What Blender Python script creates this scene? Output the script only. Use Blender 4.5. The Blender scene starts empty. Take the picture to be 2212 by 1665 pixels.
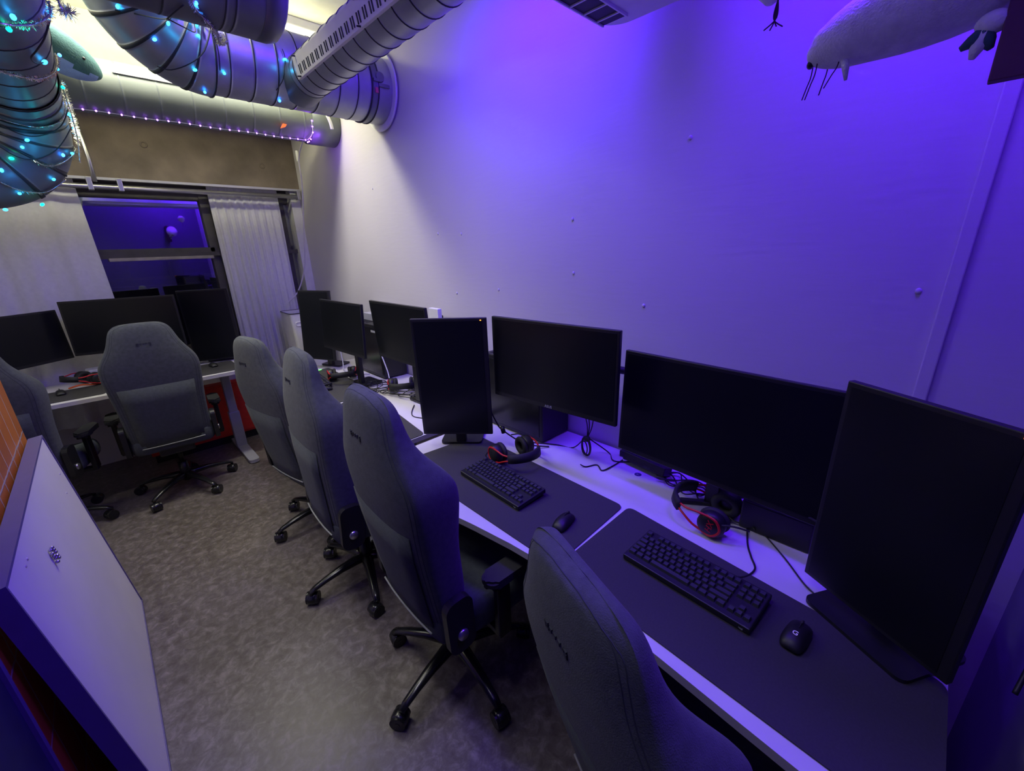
import bpy, bmesh, math, random
from mathutils import Vector, Matrix
random.seed(7)
COL = bpy.context.scene.collection
PI = math.pi

# ------------------------------------------------------------------ materials
def mat(name, color, rough=.6, metal=0., noise=0., nscale=20., bump=0., bscale=200., emit=None, estr=0., spec=.5, sheen=0., coat=0.):
    m = bpy.data.materials.new(name); m.use_nodes = True
    nt = m.node_tree; b = nt.nodes['Principled BSDF']
    b.inputs['Base Color'].default_value = (*color, 1)
    b.inputs['Roughness'].default_value = rough
    b.inputs['Metallic'].default_value = metal
    b.inputs['Specular IOR Level'].default_value = spec
    b.inputs['Coat Weight'].default_value = coat
    if sheen:
        b.inputs['Sheen Weight'].default_value = sheen
    tc = nt.nodes.new('ShaderNodeTexCoord')
    n = nt.nodes.new('ShaderNodeTexNoise'); n.inputs['Scale'].default_value = nscale; n.inputs['Detail'].default_value = 6
    nt.links.new(tc.outputs['Object'], n.inputs['Vector'])
    r = nt.nodes.new('ShaderNodeMapRange')
    r.inputs['From Min'].default_value = .3; r.inputs['From Max'].default_value = .7
    r.inputs['To Min'].default_value = 1 - max(noise, .04); r.inputs['To Max'].default_value = 1 + max(noise, .04)
    nt.links.new(n.outputs['Fac'], r.inputs['Value'])
    mx = nt.nodes.new('ShaderNodeMix'); mx.data_type = 'RGBA'; mx.blend_type = 'MULTIPLY'
    mx.inputs['Factor'].default_value = 1
    mx.inputs['A'].default_value = (*color, 1)
    nt.links.new(r.outputs['Result'], mx.inputs['B'])
    nt.links.new(mx.outputs['Result'], b.inputs['Base Color'])
    if bump:
        n2 = nt.nodes.new('ShaderNodeTexNoise'); n2.inputs['Scale'].default_value = bscale
        nt.links.new(tc.outputs['Object'], n2.inputs['Vector'])
        bp = nt.nodes.new('ShaderNodeBump'); bp.inputs['Strength'].default_value = bump; bp.inputs['Distance'].default_value = .004
        nt.links.new(n2.outputs['Fac'], bp.inputs['Height']); nt.links.new(bp.outputs['Normal'], b.inputs['Normal'])
    if emit:
        b.inputs['Emission Color'].default_value = (*emit, 1); b.inputs['Emission Strength'].default_value = estr
    return m

M = {}
M['fabric'] = mat('seat_fabric', (.078, .086, .094), .95, noise=.14, nscale=60, bump=.35, bscale=420, spec=.2, sheen=.1)
M['fabric_dark'] = mat('seat_fabric_dark', (.062, .07, .082), .95, noise=.12, nscale=60, bump=.35, bscale=420, spec=.2, sheen=.05)
M['fabric_panel'] = mat('seat_fabric_panel', (.066, .074, .084), .95, noise=.12, nscale=60, bump=.35, bscale=420, spec=.2, sheen=.08)
M['thread'] = mat('thread', (.04, .045, .06), .9)
M['piping'] = mat('piping', (.3, .31, .3), .7)
M['black'] = mat('black_plastic', (.012, .012, .014), .45)
M['blackgloss'] = mat('black_gloss', (.012, .012, .014), .22)
M['blackmetal'] = mat('black_metal', (.02, .02, .022), .28, metal=.5)
M['screen'] = mat('screen', (.006, .007, .01), .32, spec=.35)
M['bezel'] = mat('bezel', (.014, .014, .018), .4)
M['key'] = mat('keycap', (.035, .036, .048), .5)
M['desk'] = mat('desk_white', (.66, .64, .68), .42, noise=.03, nscale=5)
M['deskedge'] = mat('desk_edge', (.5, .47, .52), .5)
M['grey_metal'] = mat('grey_metal', (.42, .42, .5), .4, metal=.2)
M['mat'] = mat('desk_mat', (.038, .036, .042), .75, noise=.1, nscale=200, bump=.1, bscale=900)
M['duct'] = mat('galvanised_duct', (.36, .38, .40), .42, metal=.5, noise=.16, nscale=7, bump=.12, bscale=12)
M['ductdark'] = mat('duct_dark', (.15, .155, .18), .45, metal=.6, noise=.16, nscale=7, bump=.12, bscale=12)
M['ductmid'] = mat('duct_mid', (.17, .19, .19), .45, metal=.3, noise=.16, nscale=7, bump=.1, bscale=12)
M['seam'] = mat('duct_seam', (.02, .022, .025), .6)
M['paintgrey'] = mat('grey_duct_paint', (.17, .19, .165), .6, noise=.1, nscale=6)
M['white'] = mat('white_plastic', (.75, .75, .76), .5)
M['cream'] = mat('cream_plastic', (.7, .68, .62), .6)
M['red'] = mat('red_plastic', (.55, .012, .02), .4)
M['redcab'] = mat('red_cabinet', (.62, .03, .015), .5, noise=.1)
M['curtain'] = mat('curtain', (.74, .74, .78), .95, noise=.03, nscale=40, bump=.15, bscale=600, spec=.1)
M['chrome'] = mat('rail_metal', (.55, .55, .58), .28, metal=.9)
M['frame'] = mat('window_frame', (.075, .07, .068), .55, noise=.2, nscale=10)
M['concrete'] = mat('concrete', (.16, .128, .11), .85, noise=.28, nscale=4.5, bump=.5, bscale=60)
M['wood'] = mat('grey_wood', (.34, .31, .29), .6, noise=.25, nscale=12)
M['seal'] = mat('seal_plush', (.85, .9, .8), .98, noise=.1, nscale=30, bump=.6, bscale=160, spec=.1, sheen=.5)
M['teal'] = mat('teal_plush', (.05, .13, .13), .9, noise=.15, nscale=30, bump=.5, bscale=160)
M['blueplush'] = mat('blue_plush', (.25, .36, .62), .9, noise=.1, nscale=30, bump=.5, bscale=160)
M['brown'] = mat('brown_cord', (.045, .02, .045), .8)
M['maroon'] = mat('maroon_board', (.14, .05, .09), .7, noise=.1)
M['tinsel'] = mat('tinsel', (.8, .78, .68), .22, metal=.95)
M['boardface'] = mat('board_face', (.78, .75, .76), .55, noise=.04, nscale=3, bump=.05, bscale=500)
M['boardframe'] = mat('board_frame', (.14, .12, .24), .45)
M['navy'] = mat('navy_panel', (.02, .022, .07), .6, noise=.15)
M['brownbeam'] = mat('brown_recess', (.16, .12, .06), .8)
M['rubber'] = mat('rubber', (.015, .015, .017), .7)
M['pinkred'] = mat('red_tag', (.6, .1, .15), .5)
M['orange'] = mat('orange_plastic', (.75, .12, .03), .5)
M['cablewhite'] = mat('white_cable', (.72, .7, .75), .5)
M['yellowpad'] = mat('yellow_label', (.6, .6, .25), .6)
M['sticker'] = mat('sticker_ink', (.05, .03, .16), .5)
M['logo'] = mat('logo_lavender', (.5, .42, .75), .4, emit=(.35, .25, .8), estr=.35)
M['logogrey'] = mat('logo_grey', (.4, .4, .46), .4)
M['tube'] = mat('lamp_diffuser', (1, 1, .8), .5, emit=(1, .96, .5), estr=9)
M['led_violet'] = mat('violet_led', (.6, .3, 1), .5, emit=(.35, .10, 1), estr=14)
M['led_cyan'] = mat('cyan_led', (.1, .8, 1), .5, emit=(.02, .42, 1), estr=9)
M['led_green'] = mat('green_led', (.1, 1, .6), .5, emit=(.0, .9, .55), estr=8)
M['led_blue'] = mat('blue_led', (.1, .3, 1), .5, emit=(.02, .2, 1), estr=14)
M['led_orange'] = mat('orange_led', (1, .3, .05), .5, emit=(1, .25, .02), estr=4)
M['led_greenstatus'] = mat('green_status', (.3, 1, .3), .5, emit=(.15, .8, .15), estr=1.5)
M['ledstrip'] = mat('violet_strip', (.4, .2, 1), .5, emit=(.22, .03, 1), estr=6)
M['glassdark'] = mat('night_pane', (.01, .01, .014), .05)

def node_mat(name):
    m = bpy.data.materials.new(name); m.use_nodes = True
    return m, m.node_tree, m.node_tree.nodes['Principled BSDF']

# painted wall with shallow roller texture
m, nt, b = node_mat('wall_paint')
tc = nt.nodes.new('ShaderNodeTexCoord')
n = nt.nodes.new('ShaderNodeTexNoise'); n.inputs['Scale'].default_value = 9; n.inputs['Detail'].default_value = 8
mp = nt.nodes.new('ShaderNodeMapping'); mp.inputs['Scale'].default_value = (1, 1, 6)
nt.links.new(tc.outputs['Object'], mp.inputs['Vector']); nt.links.new(mp.outputs['Vector'], n.inputs['Vector'])
bp = nt.nodes.new('ShaderNodeBump'); bp.inputs['Strength'].default_value = .16; bp.inputs['Distance'].default_value = .005
nt.links.new(n.outputs['Fac'], bp.inputs['Height']); nt.links.new(bp.outputs['Normal'], b.inputs['Normal'])
n3 = nt.nodes.new('ShaderNodeTexNoise'); n3.inputs['Scale'].default_value = 1.3; nt.links.new(tc.outputs['Object'], n3.inputs['Vector'])
cr = nt.nodes.new('ShaderNodeValToRGB'); cr.color_ramp.elements[0].color = (.585, .56, .61, 1); cr.color_ramp.elements[1].color = (.66, .63, .69, 1)
nt.links.new(n3.outputs['Fac'], cr.inputs['Fac']); nt.links.new(cr.outputs['Color'], b.inputs['Base Color'])
b.inputs['Roughness'].default_value = .7; M['wall'] = m
M['wallshade'] = mat('wall_shade', (.16, .15, .22), .8)  # dim shade on the near wall put into a darker wall colour

# marbled linoleum floor
m, nt, b = node_mat('linoleum')
tc = nt.nodes.new('ShaderNodeTexCoord')
n = nt.nodes.new('ShaderNodeTexNoise'); n.inputs['Scale'].default_value = 24; n.inputs['Detail'].default_value = 9; n.inputs['Roughness'].default_value = .72; n.inputs['Distortion'].default_value = .5
nt.links.new(tc.outputs['Object'], n.inputs['Vector'])
cr = nt.nodes.new('ShaderNodeValToRGB')
cr.color_ramp.elements[0].position = .33; cr.color_ramp.elements[0].color = (.085, .068, .062, 1)
cr.color_ramp.elements[1].position = .70; cr.color_ramp.elements[1].color = (.25, .22, .215, 1)
e = cr.color_ramp.elements.new(.5); e.color = (.135, .115, .108, 1)
nt.links.new(n.outputs['Fac'], cr.inputs['Fac'])
n2 = nt.nodes.new('ShaderNodeTexNoise'); n2.inputs['Scale'].default_value = 2.2; n2.inputs['Detail'].default_value = 3
nt.links.new(tc.outputs['Object'], n2.inputs['Vector'])
mr = nt.nodes.new('ShaderNodeMapRange'); mr.inputs['To Min'].default_value = .7; mr.inputs['To Max'].default_value = 1.3
nt.links.new(n2.outputs['Fac'], mr.inputs['Value'])
mx = nt.nodes.new('ShaderNodeMix'); mx.data_type = 'RGBA'; mx.blend_type = 'MULTIPLY'; mx.inputs['Factor'].default_value = 1
nt.links.new(cr.outputs['Color'], mx.inputs['A']); nt.links.new(mr.outputs['Result'], mx.inputs['B'])
nt.links.new(mx.outputs['Result'], b.inputs['Base Color'])
mr2 = nt.nodes.new('ShaderNodeMapRange'); mr2.inputs['To Min'].default_value = .28; mr2.inputs['To Max'].default_value = .5
nt.links.new(n.outputs['Fac'], mr2.inputs['Value']); nt.links.new(mr2.outputs['Result'], b.inputs['Roughness'])
bp = nt.nodes.new('ShaderNodeBump'); bp.inputs['Strength'].default_value = .06; bp.inputs['Distance'].default_value = .003
nt.links.new(n.outputs['Fac'], bp.inputs['Height']); nt.links.new(bp.outputs['Normal'], b.inputs['Normal'])
M['floor'] = m

# upright stacked brick
m, nt, b = node_mat('orange_brick')
tc = nt.nodes.new('ShaderNodeTexCoord')
sp = nt.nodes.new('ShaderNodeSeparateXYZ'); cb = nt.nodes.new('ShaderNodeCombineXYZ')
nt.links.new(tc.outputs['Object'], sp.inputs['Vector']); nt.links.new(sp.outputs['Y'], cb.inputs['X']); nt.links.new(sp.outputs['Z'], cb.inputs['Y'])
br = nt.nodes.new('ShaderNodeTexBrick'); br.offset = 0; br.inputs['Scale'].default_value = 1
br.inputs['Brick Width'].default_value = .118; br.inputs['Row Height'].default_value = .245
br.inputs['Mortar Size'].default_value = .0045; br.inputs['Mortar Smooth'].default_value = .3
br.inputs['Color1'].default_value = (.62, .20, .03, 1); br.inputs['Color2'].default_value = (.42, .12, .02, 1); br.inputs['Mortar'].default_value = (.5, .42, .34, 1)
n = nt.nodes.new('ShaderNodeTexNoise'); n.inputs['Scale'].default_value = 22; nt.links.new(tc.outputs['Object'], n.inputs['Vector'])
va = nt.nodes.new('ShaderNodeVectorMath'); va.operation = 'SCALE'; va.inputs['Scale'].default_value = .012
vb = nt.nodes.new('ShaderNodeVectorMath'); vb.operation = 'ADD'
nt.links.new(n.outputs['Color'], va.inputs[0]); nt.links.new(cb.outputs['Vector'], vb.inputs[0]); nt.links.new(va.outputs['Vector'], vb.inputs[1])
nt.links.new(vb.outputs['Vector'], br.inputs['Vector']); nt.links.new(br.outputs['Color'], b.inputs['Base Color'])
bp = nt.nodes.new('ShaderNodeBump'); bp.inputs['Strength'].default_value = .6; bp.inputs['Distance'].default_value = .006
nt.links.new(br.outputs['Fac'], bp.inputs['Height']); nt.links.new(bp.outputs['Normal'], b.inputs['Normal'])
b.inputs['Roughness'].default_value = .45; M['brick'] = m

# window glass: mostly clear, mirrors the lit room
m, nt, b = node_mat('window_glass')
out = nt.nodes['Material Output']; nt.nodes.remove(b)
tr = nt.nodes.new('ShaderNodeBsdfTransparent'); tr.inputs['Color'].default_value = (.8, .82, .9, 1)
gl = nt.nodes.new('ShaderNodeBsdfGlossy'); gl.inputs['Roughness'].default_value = .02
ms = nt.nodes.new('ShaderNodeMixShader'); ms.inputs['Fac'].default_value = .38
nt.links.new(tr.outputs[0], ms.inputs[1]); nt.links.new(gl.outputs[0], ms.inputs[2]); nt.links.new(ms.outputs[0], out.inputs['Surface'])
M['glass'] = m

# ------------------------------------------------------------------ mesh helpers
def mesh_obj(name, bm, m, parent=None, smooth=False, loc=None, rot=None):
    me = bpy.data.meshes.new(name); bm.normal_update(); bm.to_mesh(me); bm.free()
    if isinstance(m, (list, tuple)):
        for k in m: me.materials.append(M[k])
    else: me.materials.append(M[m])
    if smooth:
        for p in me.polygons: p.use_smooth = True
    o = bpy.data.objects.new(name, me); COL.objects.link(o)
    if parent: o.parent = parent
    if loc is not None: o.location = loc
    if rot is not None: o.rotation_euler = rot
    return o

def tag(o, label, cat, group=None, kind=None):
    o['label'] = label; o['category'] = cat
    if group: o['group'] = group
    if kind: o['kind'] = kind
    return o

def thing(name, label, cat, loc=(0, 0, 0), rz=0, group=None, rot=None):
    o = bpy.data.objects.new(name, None); COL.objects.link(o); o.empty_display_size = .05
    o.location = loc; o.rotation_euler = rot if rot else (0, 0, rz)
    return tag(o, label, cat, group)

def struct(o):
    o['kind'] = 'structure'; return o

KIDS = {}
def copy_tree(o, parent=None):
    c = o.copy(); COL.objects.link(c)
    if parent: c.parent = parent
    for ch in list(o.children): copy_tree(ch, c)
    return c

def box(bm, x0, x1, y0, y1, z0, z1, bev=0., seg=2, mi=0, mtx=None):
    r = bmesh.ops.create_cube(bm, size=1)
    vs = r['verts']
    bmesh.ops.scale(bm, vec=(x1 - x0, y1 - y0, z1 - z0), verts=vs)
    bmesh.ops.translate(bm, vec=((x0 + x1) / 2, (y0 + y1) / 2, (z0 + z1) / 2), verts=vs)
    fs = set(f for v in vs for f in v.link_faces)
    if bev:
        es = list(set(e for v in vs for e in v.link_edges))
        rr = bmesh.ops.bevel(bm, geom=es, offset=bev, segments=seg, affect='EDGES', profile=.5)
        fs = set(rr['faces']) | set(f for f in fs if f.is_valid)
        vs = list(set(v for f in fs for v in f.verts))
    for f in fs: f.material_index = mi
    if mtx is not None: bmesh.ops.transform(bm, matrix=mtx, verts=vs)
    return vs

def cyl(bm, p0, p1, r0, r1=None, n=20, caps=True, mi=0):
    p0 = Vector(p0); p1 = Vector(p1); r1 = r0 if r1 is None else r1
    d = p1 - p0
    r = bmesh.ops.create_cone(bm, cap_ends=caps, segments=n, radius1=r0, radius2=r1, depth=d.length)
    q = Vector((0, 0, 1)).rotation_difference(d.normalized())
    bmesh.ops.transform(bm, matrix=Matrix.Translation((p0 + p1) / 2) @ q.to_matrix().to_4x4(), verts=r['verts'])
    for f in set(f for v in r['verts'] for f in v.link_faces): f.material_index = mi
    return r['verts']

def ball(bm, c, r, sx=1, sy=1, sz=1, u=16, v=10, mi=0):
    q = bmesh.ops.create_uvsphere(bm, u_segments=u, v_segments=v, radius=r)
    bmesh.ops.scale(bm, vec=(sx, sy, sz), verts=q['verts'])
    bmesh.ops.translate(bm, vec=c, verts=q['verts'])
    for f in set(f for w in q['verts'] for f in w.link_faces): f.material_index = mi
    return q['verts']

def frames(pts):
    pts = [Vector(p) for p in pts]; T = []
    for i in range(len(pts)):
        a = pts[max(i - 1, 0)]; b = pts[min(i + 1, len(pts) - 1)]
        T.append((b - a).normalized())
    up = Vector((0, 0, 1)) if abs(T[0].z) < .9 else Vector((1, 0, 0))
    N = [(up - T[0] * up.dot(T[0])).normalized()]
    for i in range(1, len(pts)):
        q = T[i - 1].rotation_difference(T[i]); nn = q @ N[-1]
        N.append((nn - T[i] * nn.dot(T[i])).normalized())
    return pts, T, N

def tube(bm, pts, rad, n=8, mi=0, caps=True, closed=False):
    pts, T, N = frames(pts)
    rings = []
    for i, p in enumerate(pts):
        r = rad[i] if isinstance(rad, (list, tuple)) else rad
        B = T[i].cross(N[i])
        rings.append([bm.verts.new(p + (N[i] * math.cos(a) + B * math.sin(a)) * r) for a in [2 * PI * k / n for k in range(n)]])
    m_ = mi if isinstance(mi, (list, tuple)) else [mi] * len(pts)
    for i in range(len(rings) - 1):
        for k in range(n):
            f = bm.faces.new((rings[i][k], rings[i][(k + 1) % n], rings[i + 1][(k + 1) % n], rings[i + 1][k])); f.material_index = m_[i]; f.smooth = True
    if caps:
        f = bm.faces.new(rings[0][::-1]); f.material_index = m_[0]
        f = bm.faces.new(rings[-1]); f.material_index = m_[-1]
    return rings

def smooth_path(pts, k=6):
    pts = [Vector(p) for p in pts]; out = []
    n = len(pts)
    for i in range(n - 1):
        p0 = pts[max(i - 1, 0)]; p1 = pts[i]; p2 = pts[i + 1]; p3 = pts[min(i + 2, n - 1)]
        for j in range(k):
            t = j / k
            out.append(.5 * ((2 * p1) + (p2 - p0) * t + (2 * p0 - 5 * p1 + 4 * p2 - p3) * t * t + (3 * p1 - p0 - 3 * p2 + p3) * t ** 3))
    out.append(pts[-1]); return out

def cord(name, pts, r, m, parent=None, k=6, n=6):
    bm = bmesh.new(); tube(bm, smooth_path(pts, k), r, n)
    return mesh_obj(name, bm, m, parent, True)

def prism(bm, poly, z0, z1, mi=0, bev=0.):
    lo = [bm.verts.new((x, y, z0)) for x, y in poly]; hi = [bm.verts.new((x, y, z1)) for x, y in poly]
    n = len(poly)
    fs = [bm.faces.new(lo[::-1]), bm.faces.new(hi)]
    for i in range(n): fs.append(bm.faces.new((lo[i], lo[(i + 1) % n], hi[(i + 1) % n], hi[i])))
    for f in fs: f.material_index = mi
    return fs

def rrect(x0, x1, y0, y1, r, k=5):
    out = []
    for cx, cy, a0 in ((x1 - r, y1 - r, 0), (x0 + r, y1 - r, 90), (x0 + r, y0 + r, 180), (x1 - r, y0 + r, 270)):
        for i in range(k + 1):
            a = math.radians(a0 + 90 * i / k); out.append((cx + r * math.cos(a), cy + r * math.sin(a)))
    return out

def text_mesh(name, s, size, m, parent, loc, rot, ext=.0006, shear=0.):
    cu = bpy.data.curves.new(name, 'FONT'); cu.body = s; cu.size = size; cu.extrude = ext; cu.align_x = 'CENTER'; cu.align_y = 'CENTER'; cu.shear = shear
    to = bpy.data.objects.new(name + '_src', cu); COL.objects.link(to)
    bpy.context.view_layer.update()
    me = bpy.data.meshes.new_from_object(to.evaluated_get(bpy.context.evaluated_depsgraph_get()))
    bpy.data.objects.remove(to); me.name = name
    me.materials.clear(); me.materials.append(M[m])
    o = bpy.data.objects.new(name, me); COL.objects.link(o); o.parent = parent
    o.location = loc; o.rotation_euler = rot
    return o

def subsurf(o, l=1):
    s = o.modifiers.new('smooth', 'SUBSURF'); s.levels = l; s.render_levels = l

# ------------------------------------------------------------------ camera (matches a 14 mm equivalent phone lens, level-ish, pitched down)
def unit(v): return Vector(v).normalized()
F = 899.
D = unit((84, 2667, F)); X = Vector((974, -334, F)); X = (X - D * X.dot(D)).normalized(); Z = -D; Y = Z.cross(X)
R = Matrix((X, Y, Z))                      # world = R @ camera(x right, y down, z forward)
right = R @ Vector((1, 0, 0)); up = R @ Vector((0, -1, 0)); back = R @ Vector((0, 0, -1))
cam = bpy.data.cameras.new('camera'); co = bpy.data.objects.new('camera', cam); COL.objects.link(co)
mw = Matrix((right, up, back)).transposed().to_4x4(); mw.translation = (0, 0, 1.65)
co.matrix_world = mw
cam.sensor_width = 36; cam.lens = F / 2212 * 36; cam.clip_start = .02
bpy.context.scene.camera = co

# ------------------------------------------------------------------ the room
WX = 1.58; CZ = 3.0; BY = 4.40
def sbox(name, m, *b, bev=0, parent=None):
    bm = bmesh.new(); box(bm, *b, bev=bev); return struct(mesh_obj(name, bm, m, parent))
sbox('floor', 'floor', -2.2, 1.7, -.5, 5.1, -.06, 0)
sbox('ceiling', 'white', -2.2, 1.7, -.5, 5.1, CZ, CZ + .08)
sbox('wall_right', 'wall', WX, WX + .12, -.4, 4.9, 0, CZ)
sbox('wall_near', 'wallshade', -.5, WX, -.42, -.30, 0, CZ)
sbox('wall_left', 'brick', -.60, -.36, 1.31, 2.585, 0, 1.70)
sbox('wall_left_upper', 'wall', -.74, -.60, -.42, 2.585, 0, CZ)
sbox('wall_far_left', 'wall', -2.12, -2.0, 2.585, 4.9, 0, CZ)
sbox('wall_return', 'wall', -2.0, -.74, 2.465, 2.585, 0, CZ)
# navy panel beside the brick with a pale edge
bm = bmesh.new(); box(bm, -.60, -.36, -.42, 1.29, 0, 1.70); box(bm, -.60, -.352, 1.29, 1.31, 0, 1.70, mi=1)
struct(mesh_obj('wall_left_panel', bm, ['navy', 'boardframe']))
# vertical wall trim
bm = bmesh.new(); box(bm, WX - .012, WX, -.026, .004, 0, CZ, bev=.003)
struct(mesh_obj('trim_1', bm, 'wall'))
# window wall: spandrel, upper concrete, right jamb
sbox('wall_window', 'wall', -2.0, WX, 4.66, 4.80, 0, .82)
bm = bmesh.new(); box(bm, -2.0, WX, BY, 4.80, 2.19, CZ)
for (hx, hz) in ((.52, 2.44), (1.30, 2.37), (-.3, 2.44)):
    tube(bm, [(hx + .018 * math.cos(a), BY - .001, hz + .018 * math.sin(a)) for a in [2 * PI * k / 16 for k in range(17)]], .006, 6, caps=False)
struct(mesh_obj('wall_window_beam', bm, 'concrete'))
sbox('wall_window_jamb', 'white', 1.50, WX, 4.44, 4.80, 0, 2.19)
# window frame and panes
bm = bmesh.new()
box(bm, -2.0, 1.5, 4.54, 4.62, 2.08, 2.19)
box(bm, -2.0, 1.5, 4.54, 4.62, .82, .90)
for x in (-1.2, .83, 1.42): box(bm, x - .03, x + .035, 4.53, 4.62, .82, 2.16)
box(bm, -2.0, 1.5, 4.50, 4.62, 1.64, 1.675)
box(bm, -1.2, .83, 4.53, 4.62, 1.675, 1.71)
wf = struct(mesh_obj('window_1', bm, 'frame'))
bm = bmesh.new(); box(bm, .13, .80, 4.47, 4.56, 1.62, 1.645, bev=.004)
mesh_obj('window_shelf', bm, 'wood', wf)
bm = bmesh.new()
for (x0, x1) in ((-1.95, -1.2), (-1.2, .83), (.83, 1.42), (1.42, 1.5)):
    for (z0, z1) in ((.9, 1.64), (1.71, 2.08)):
        box(bm, x0 + .03, x1 - .03 if x1 < 1.5 else 1.5, 4.575, 4.58, z0, z1)
mesh_obj('window_pane', bm, 'glass', wf)
# night facade beyond the window
bm = bmesh.new(); box(bm, -8, 9, 12, 12.3, -4, 3.4)
for i in range(9): box(bm, -7 + i * 1.7, -6.2 + i * 1.7, 11.95, 12.0, .5, 1.5, mi=1)
bd = mesh_obj('building', bm, [ 'navy', 'glassdark']); tag(bd, 'dark building seen at night through the window', 'building')
bm = bmesh.new(); box(bm, .2, 2.2, 9, 9.1, 1.3, 1.34); box(bm, .95, .99, 9, 9.1, 1.34, 1.6); box(bm, .15, 3.2, 9.1, 9.3, -1, 1.2)
tag(mesh_obj('railing', bm, 'frame'), 'thin pale railing on the dark roof outside the window', 'railing')

# ceiling elements
sbox('trim_2', 'brownbeam', -1.9, .75, 3.86, 4.22, 2.80, CZ)
sbox('trim_3', 'cream', -2.0, WX, 4.24, 4.39, 2.78, CZ)
sbox('trim_4', 'white', -2.0, WX, 3.78, 3.86, 2.76, CZ)

# ------------------------------------------------------------------ ducts
def duct_path(bm, pts, r, n=40, seam_every=None, seams=None, cap=(True, True), mi=0, seam_w=.008, smi=1, seam_up=.004):
    """pts polyline; ribs at given arclengths"""
    pts = [Vector(p) for p in pts]
    L = [0]
    for a, b_ in zip(pts, pts[1:]): L.append(L[-1] + (b_ - a).length)
    tot = L[-1]
    marks = list(seams) if seams is not None else []
    if seam_every:
        s = seam_every * .5
        while s < tot - .02: marks.append(s); s += seam_every
    ss = sorted(set([round(x, 5) for x in L] + [round(max(0, min(tot, mk + d)), 5) for mk in marks for d in (-seam_w * .5 - .008, seam_w * .5 + .008, -seam_w * .5, -seam_w * .35, seam_w * .35, seam_w * .5)]))
    def at(s):
        for i in range(len(L) - 1):
            if s <= L[i + 1] + 1e-9: 
                t = (s - L[i]) / max(L[i + 1] - L[i], 1e-9); return pts[i].lerp(pts[i + 1], t)
        return pts[-1]
    P = [at(s) for s in ss]; rad = []; ml = []
    for s in ss:
        k = any(abs(s - mk) < seam_w * .42 for mk in marks)
        rad.append(r + (seam_up if k else 0)); ml.append(smi if any(mk - seam_w * .55 < s < mk + seam_w * .45 for mk in marks) else mi)
    tube(bm, P, rad, n, ml, caps=False)
    return P

# A: long grey duct in front of the concrete beam
a_y, a_z, a_r = 3.50, 2.545, .135
dA = thing('ventilation_duct', 'long matt grey round duct running along under the window beam to the right wall', 'duct', (0, a_y, a_z))
bm = bmesh.new(); duct_path(bm, [(-1.95, 0, 0), (1.40, 0, 0)], a_r, seam_every=.16, seam_w=.006, seam_up=.001, smi=1)
mesh_obj('pipe', bm, ['paintgrey', 'ductmid'], dA)
bm = bmesh.new(); tube(bm, [(1.38, 0, 0), (1.575, 0, 0)], a_r + .012, 40); mesh_obj('wall_sleeve', bm, 'ductmid', dA)
bm = bmesh.new(); box(bm, .35, .72, -.135, -.12, .045, .055); mesh_obj('hanger_strip', bm, 'cream', dA)
bm = bmesh.new(); tube(bm, smooth_path([(1.46, -.10, .11), (1.48, -.145, .03), (1.50, -.148, -.02), (1.51, -.14, -.06)]), [.012] * 19, 8); mesh_obj('sealant_smear', bm, 'white', dA, True)

# violet led strip under duct A
ls = thing('led_strip', 'violet led light strip strung along the underside of the grey duct', 'light strip', (0, a_y, a_z))
pl = []
for i in range(27):
    x = -.02 + i * (1.36 / 26); pl.append((x, -.055, -.137 - .010 * math.sin(i * .9) * .2))
for i in range(1, 4): pl.append((1.375, -.11 - .008 * i, -.13 + i * .035))
cord('strip', pl[:27] + [(1.355, -.09, -.13)] + pl[27:], .0025, 'cablewhite', ls, k=2)
bm0 = bmesh.new(); ball(bm0, (0, 0, 0), .0048, u=8, v=6); led0 = mesh_obj('led', bm0, 'led_violet', ls, True, pl[0])
for p in pl[1:]:
    c = led0.copy(); COL.objects.link(c); c.location = p
for p in ((1.352, -.085, -.148), (1.345, -.075, -.152), (1.362, -.098, -.135)):
    c = led0.copy(); COL.objects.link(c); c.location = p

# B: duct into the right wall + elbow E
b_y, b_z, b_r = 2.73, 2.575, .175
dB = thing('ventilation_duct', 'fat galvanised duct entering the right wall through a white collar', 'duct', (0, b_y, b_z))
bm = bmesh.new(); duct_path(bm, [(.66, 0, 0), (1.57, 0, 0)], b_r, seam_every=.105, seam_w=.006, seam_up=.002)
mesh_obj('pipe', bm, ['duct', 'seam'], dB)
bm = bmesh.new()
rg = tube(bm, [(1.555, 0, 0), (1.568, 0, 0)], b_r + .035, 48)
mesh_obj('wall_collar', bm, 'white', dB)
bm = bmesh.new(); duct_path(bm, [(1.42, 0, 0), (1.47, 0, 0)], b_r + .004, seam_every=None, seams=[.004, .045]); mesh_obj('clamp_band', bm, ['ductmid', 'seam'], dB)
bm = bmesh.new(); cyl(bm, (1.475, -.172, .02), (1.475, -.185, .02), .03, .024, 16); box(bm, 1.462, 1.53, -.186, -.174, -.03, -.012, bev=.002); box(bm, 1.43, 1.475, -.19, -.17, -.008, .006)
mesh_obj('damper_knob', bm, 'ductmid', dB)
bm = bmesh.new(); box(bm, 1.44, 1.458, -.178, -.172, -.062, -.035); mesh_obj('red_tag', bm, 'pinkred', dB)
# gored elbow
bm = bmesh.new()
ep = []
R0 = .27
d = Vector((0, -.45, .89)).normalized(); c = Vector((.66, 0, 0)) + d * R0
for i in range(31):
    a = math.radians(90 * i / 30)
    ep.append(c - d * (R0 * math.cos(a)) + Vector((-1, 0, 0)) * (R0 * math.sin(a)))
ep.append(ep[-1] + (ep[-1] - ep[-2]).normalized() * .20)
tot_ = R0 * PI / 2
duct_path(bm, ep, b_r + .010, seams=[.006] + [tot_ * k / 6 for k in range(1, 6)] + [tot_], seam_w=.008, seam_up=.004)
mesh_obj('gored_elbow', bm, ['duct', 'seam'], dB)

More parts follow.
